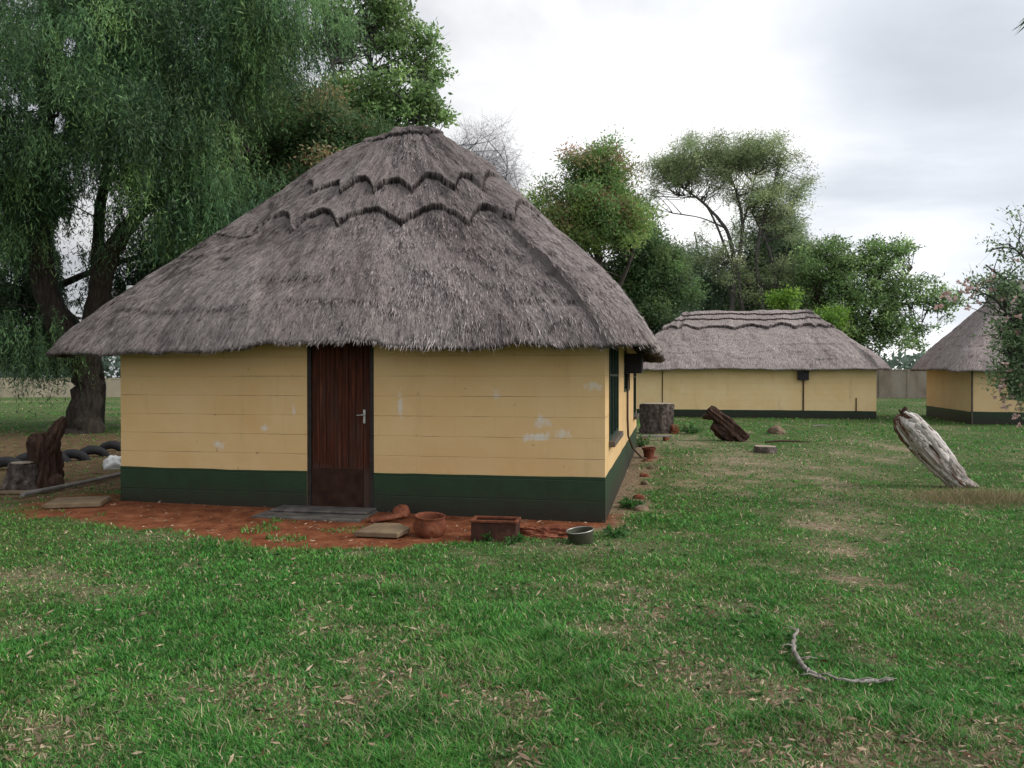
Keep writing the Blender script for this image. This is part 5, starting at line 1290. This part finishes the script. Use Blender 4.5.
# broad-leaved weeds along the wall and by the trough
def weeds():
    spots = [(489, 541, .10, 60, 'small broad-leaved weed growing in front of the trough'), (515, 543, .09, 40, 'little weed sprouting right of the trough foot'),
             (630, 508, .13, 160, 'bushy green weed nearest the right hut corner'), 
             (690, 434, .42, 420, 'low dark green shrub between trunk block and fallen stump'), (640, 447, .3, 200, 'weed clump at the far end of the right wall'), (614, 537, .11, 100, 'weed tuft at the foot of the right hut corner')]
    rg = np.random.default_rng(8)
    for px, py, r, n, lb in spots:
        x, y = at(px, py); root = empty('weed_plant', (x, y, gzf(x, y))); tag(root, lb, 'weed')
        ns = max(5, n // 14); st = MB(); P = []; D = []
        for k in range(ns):
            a = rg.random() * 2 * PI; rr = r * (.3 + 1.0 * rg.random()); h = r * (.25 + .5 * rg.random())
            tip = np.array([rr * math.cos(a), rr * math.sin(a), h]); st.tube([(0, 0, -.02), tuple(tip * np.array([.4, .4, .6])), tuple(tip)], [.006, .005, .002], 4, cap=False)
            for j in range(14):
                t = .25 + .75 * rg.random(); P.append(tip * t); D.append(rg.normal(size=3) * .7 + np.array([math.cos(a) * .5, math.sin(a) * .5, .2]))
        st.build('stems', M_pipe, root)
        P = np.array(P); D = np.array(D); m = len(P)
        V, F, C = leaf_quads(P, D, .05 + .04 * rg.random(m), .028 + .02 * rg.random(m), pick_cols([(.03, .075, .02, 3), (.045, .095, .024, 2), (.02, .052, .015, 2)], m, rg), rg)
        np_mesh('leaves', V, F, M_leaf, root, tint=C)
weeds()

# ------------------------------------------------------------------ sky, sun, camera
w = bpy.data.worlds.new('World'); SC.world = w; w.use_nodes = True; nt = w.node_tree; nt.nodes.clear(); g = NB(nt)
SUN_EL, SUN_AZ = math.radians(37), math.radians(95)      # azimuth from straight ahead (+Y) towards the right (+X)
sky = g.n('ShaderNodeTexSky', sky_type='NISHITA'); sky.sun_disc = False; sky.sun_elevation = SUN_EL; sky.sun_rotation = SUN_AZ
d = g.coord('Generated')
sx = g.n('ShaderNodeSeparateXYZ'); g.l(d, sx.inputs[0])
zz = g.math('ADD', g.math('MAXIMUM', sx.outputs[2], 0.0), 0.16)
cv = g.n('ShaderNodeCombineXYZ'); g.l(g.math('DIVIDE', sx.outputs[0], zz), cv.inputs[0]); g.l(g.math('DIVIDE', sx.outputs[1], zz), cv.inputs[1])
n1 = g.noise(g.scale(cv.outputs[0], (0.55, 0.75, 1), (4.3, 1.2, 0)), 1, 7, 0.55, 0.3)
def lobe(px, py, sharp):
    v = Vector(((px - 512) / F_PX, 1, (HOR - py) / F_PX)).normalized()
    dp = g.n('ShaderNodeVectorMath', operation='DOT_PRODUCT'); g.l(d, dp.inputs[0]); dp.inputs[1].default_value = v
    return g.math('POWER', g.math('MAXIMUM', dp.outputs['Value'], 0.0), sharp)
n1 = g.math('ADD', g.math('MULTIPLY', g.math('SUBTRACT', n1, 0.5), 1.7), 0.5)
f = g.math('ADD', n1, g.math('MULTIPLY', lobe(560, 60, 6), 0.42))
f = g.math('SUBTRACT', f, g.math('MULTIPLY', lobe(950, 105, 70), 0.75))
f = g.math('ADD', f, g.math('MULTIPLY', lobe(940, 220, 300), 0.42))
cloud = g.ramp(f, [(0.10, (5.2, 5.5, 6.0)), (0.36, (6.4, 6.75, 7.3)), (0.62, (8.4, 8.6, 9.0)), (0.82, (11.4, 11.4, 11.4))])
gd = g.n('ShaderNodeVectorMath', operation='DOT_PRODUCT'); g.l(d, gd.inputs[0]); gd.inputs[1].default_value = Vector((0.90, -0.40, 0.15)).normalized()
gain = g.math('ADD', 1.0, g.math('MULTIPLY', gd.outputs['Value'], 0.60))
gc = g.n('ShaderNodeCombineColor'); [g.l(gain, gc.inputs[k]) for k in range(3)]
cloud = g.mix(1.0, cloud, gc.outputs[0], 'MULTIPLY')
colr = g.mix(0.94, sky.outputs[0], cloud)
bg = g.n('ShaderNodeBackground'); bg.inputs['Strength'].default_value = 0.1; g.l(colr, bg.inputs['Color'])
out = g.n('ShaderNodeOutputWorld'); g.l(bg.outputs[0], out.inputs[0])

sun = bpy.data.lights.new('sun', 'SUN'); sun.energy = 2.1; sun.angle = math.radians(25); sun.color = (1.0, 0.96, 0.90)
so = bpy.data.objects.new('sun', sun); link(so)
dv = Vector((math.cos(SUN_EL) * math.sin(SUN_AZ), math.cos(SUN_EL) * math.cos(SUN_AZ), math.sin(SUN_EL)))
so.rotation_euler = dv.to_track_quat('Z', 'Y').to_euler(); so.location = dv * 50

cam = bpy.data.cameras.new('camera'); co = bpy.data.objects.new('camera', cam); link(co)
cam.sensor_fit = 'HORIZONTAL'; cam.sensor_width = 36; cam.lens = F_PX / 1024 * 36; cam.clip_start = 0.05; cam.clip_end = 4000
co.location = (0, 0, CAM_H); co.rotation_euler = (math.radians(90) - math.atan((384 - HOR) / F_PX), 0, 0)
SC.camera = co
SC.render.engine = 'CYCLES'
SC.view_settings.view_transform = 'Standard'; SC.view_settings.look = 'None'; SC.view_settings.exposure = 0.3; SC.view_settings.gamma = 1
SC.cycles.max_bounces = 5; SC.cycles.diffuse_bounces = 3; SC.cycles.glossy_bounces = 2; SC.cycles.transmission_bounces = 3
try: SC.cycles.use_denoising = True
except Exception: pass
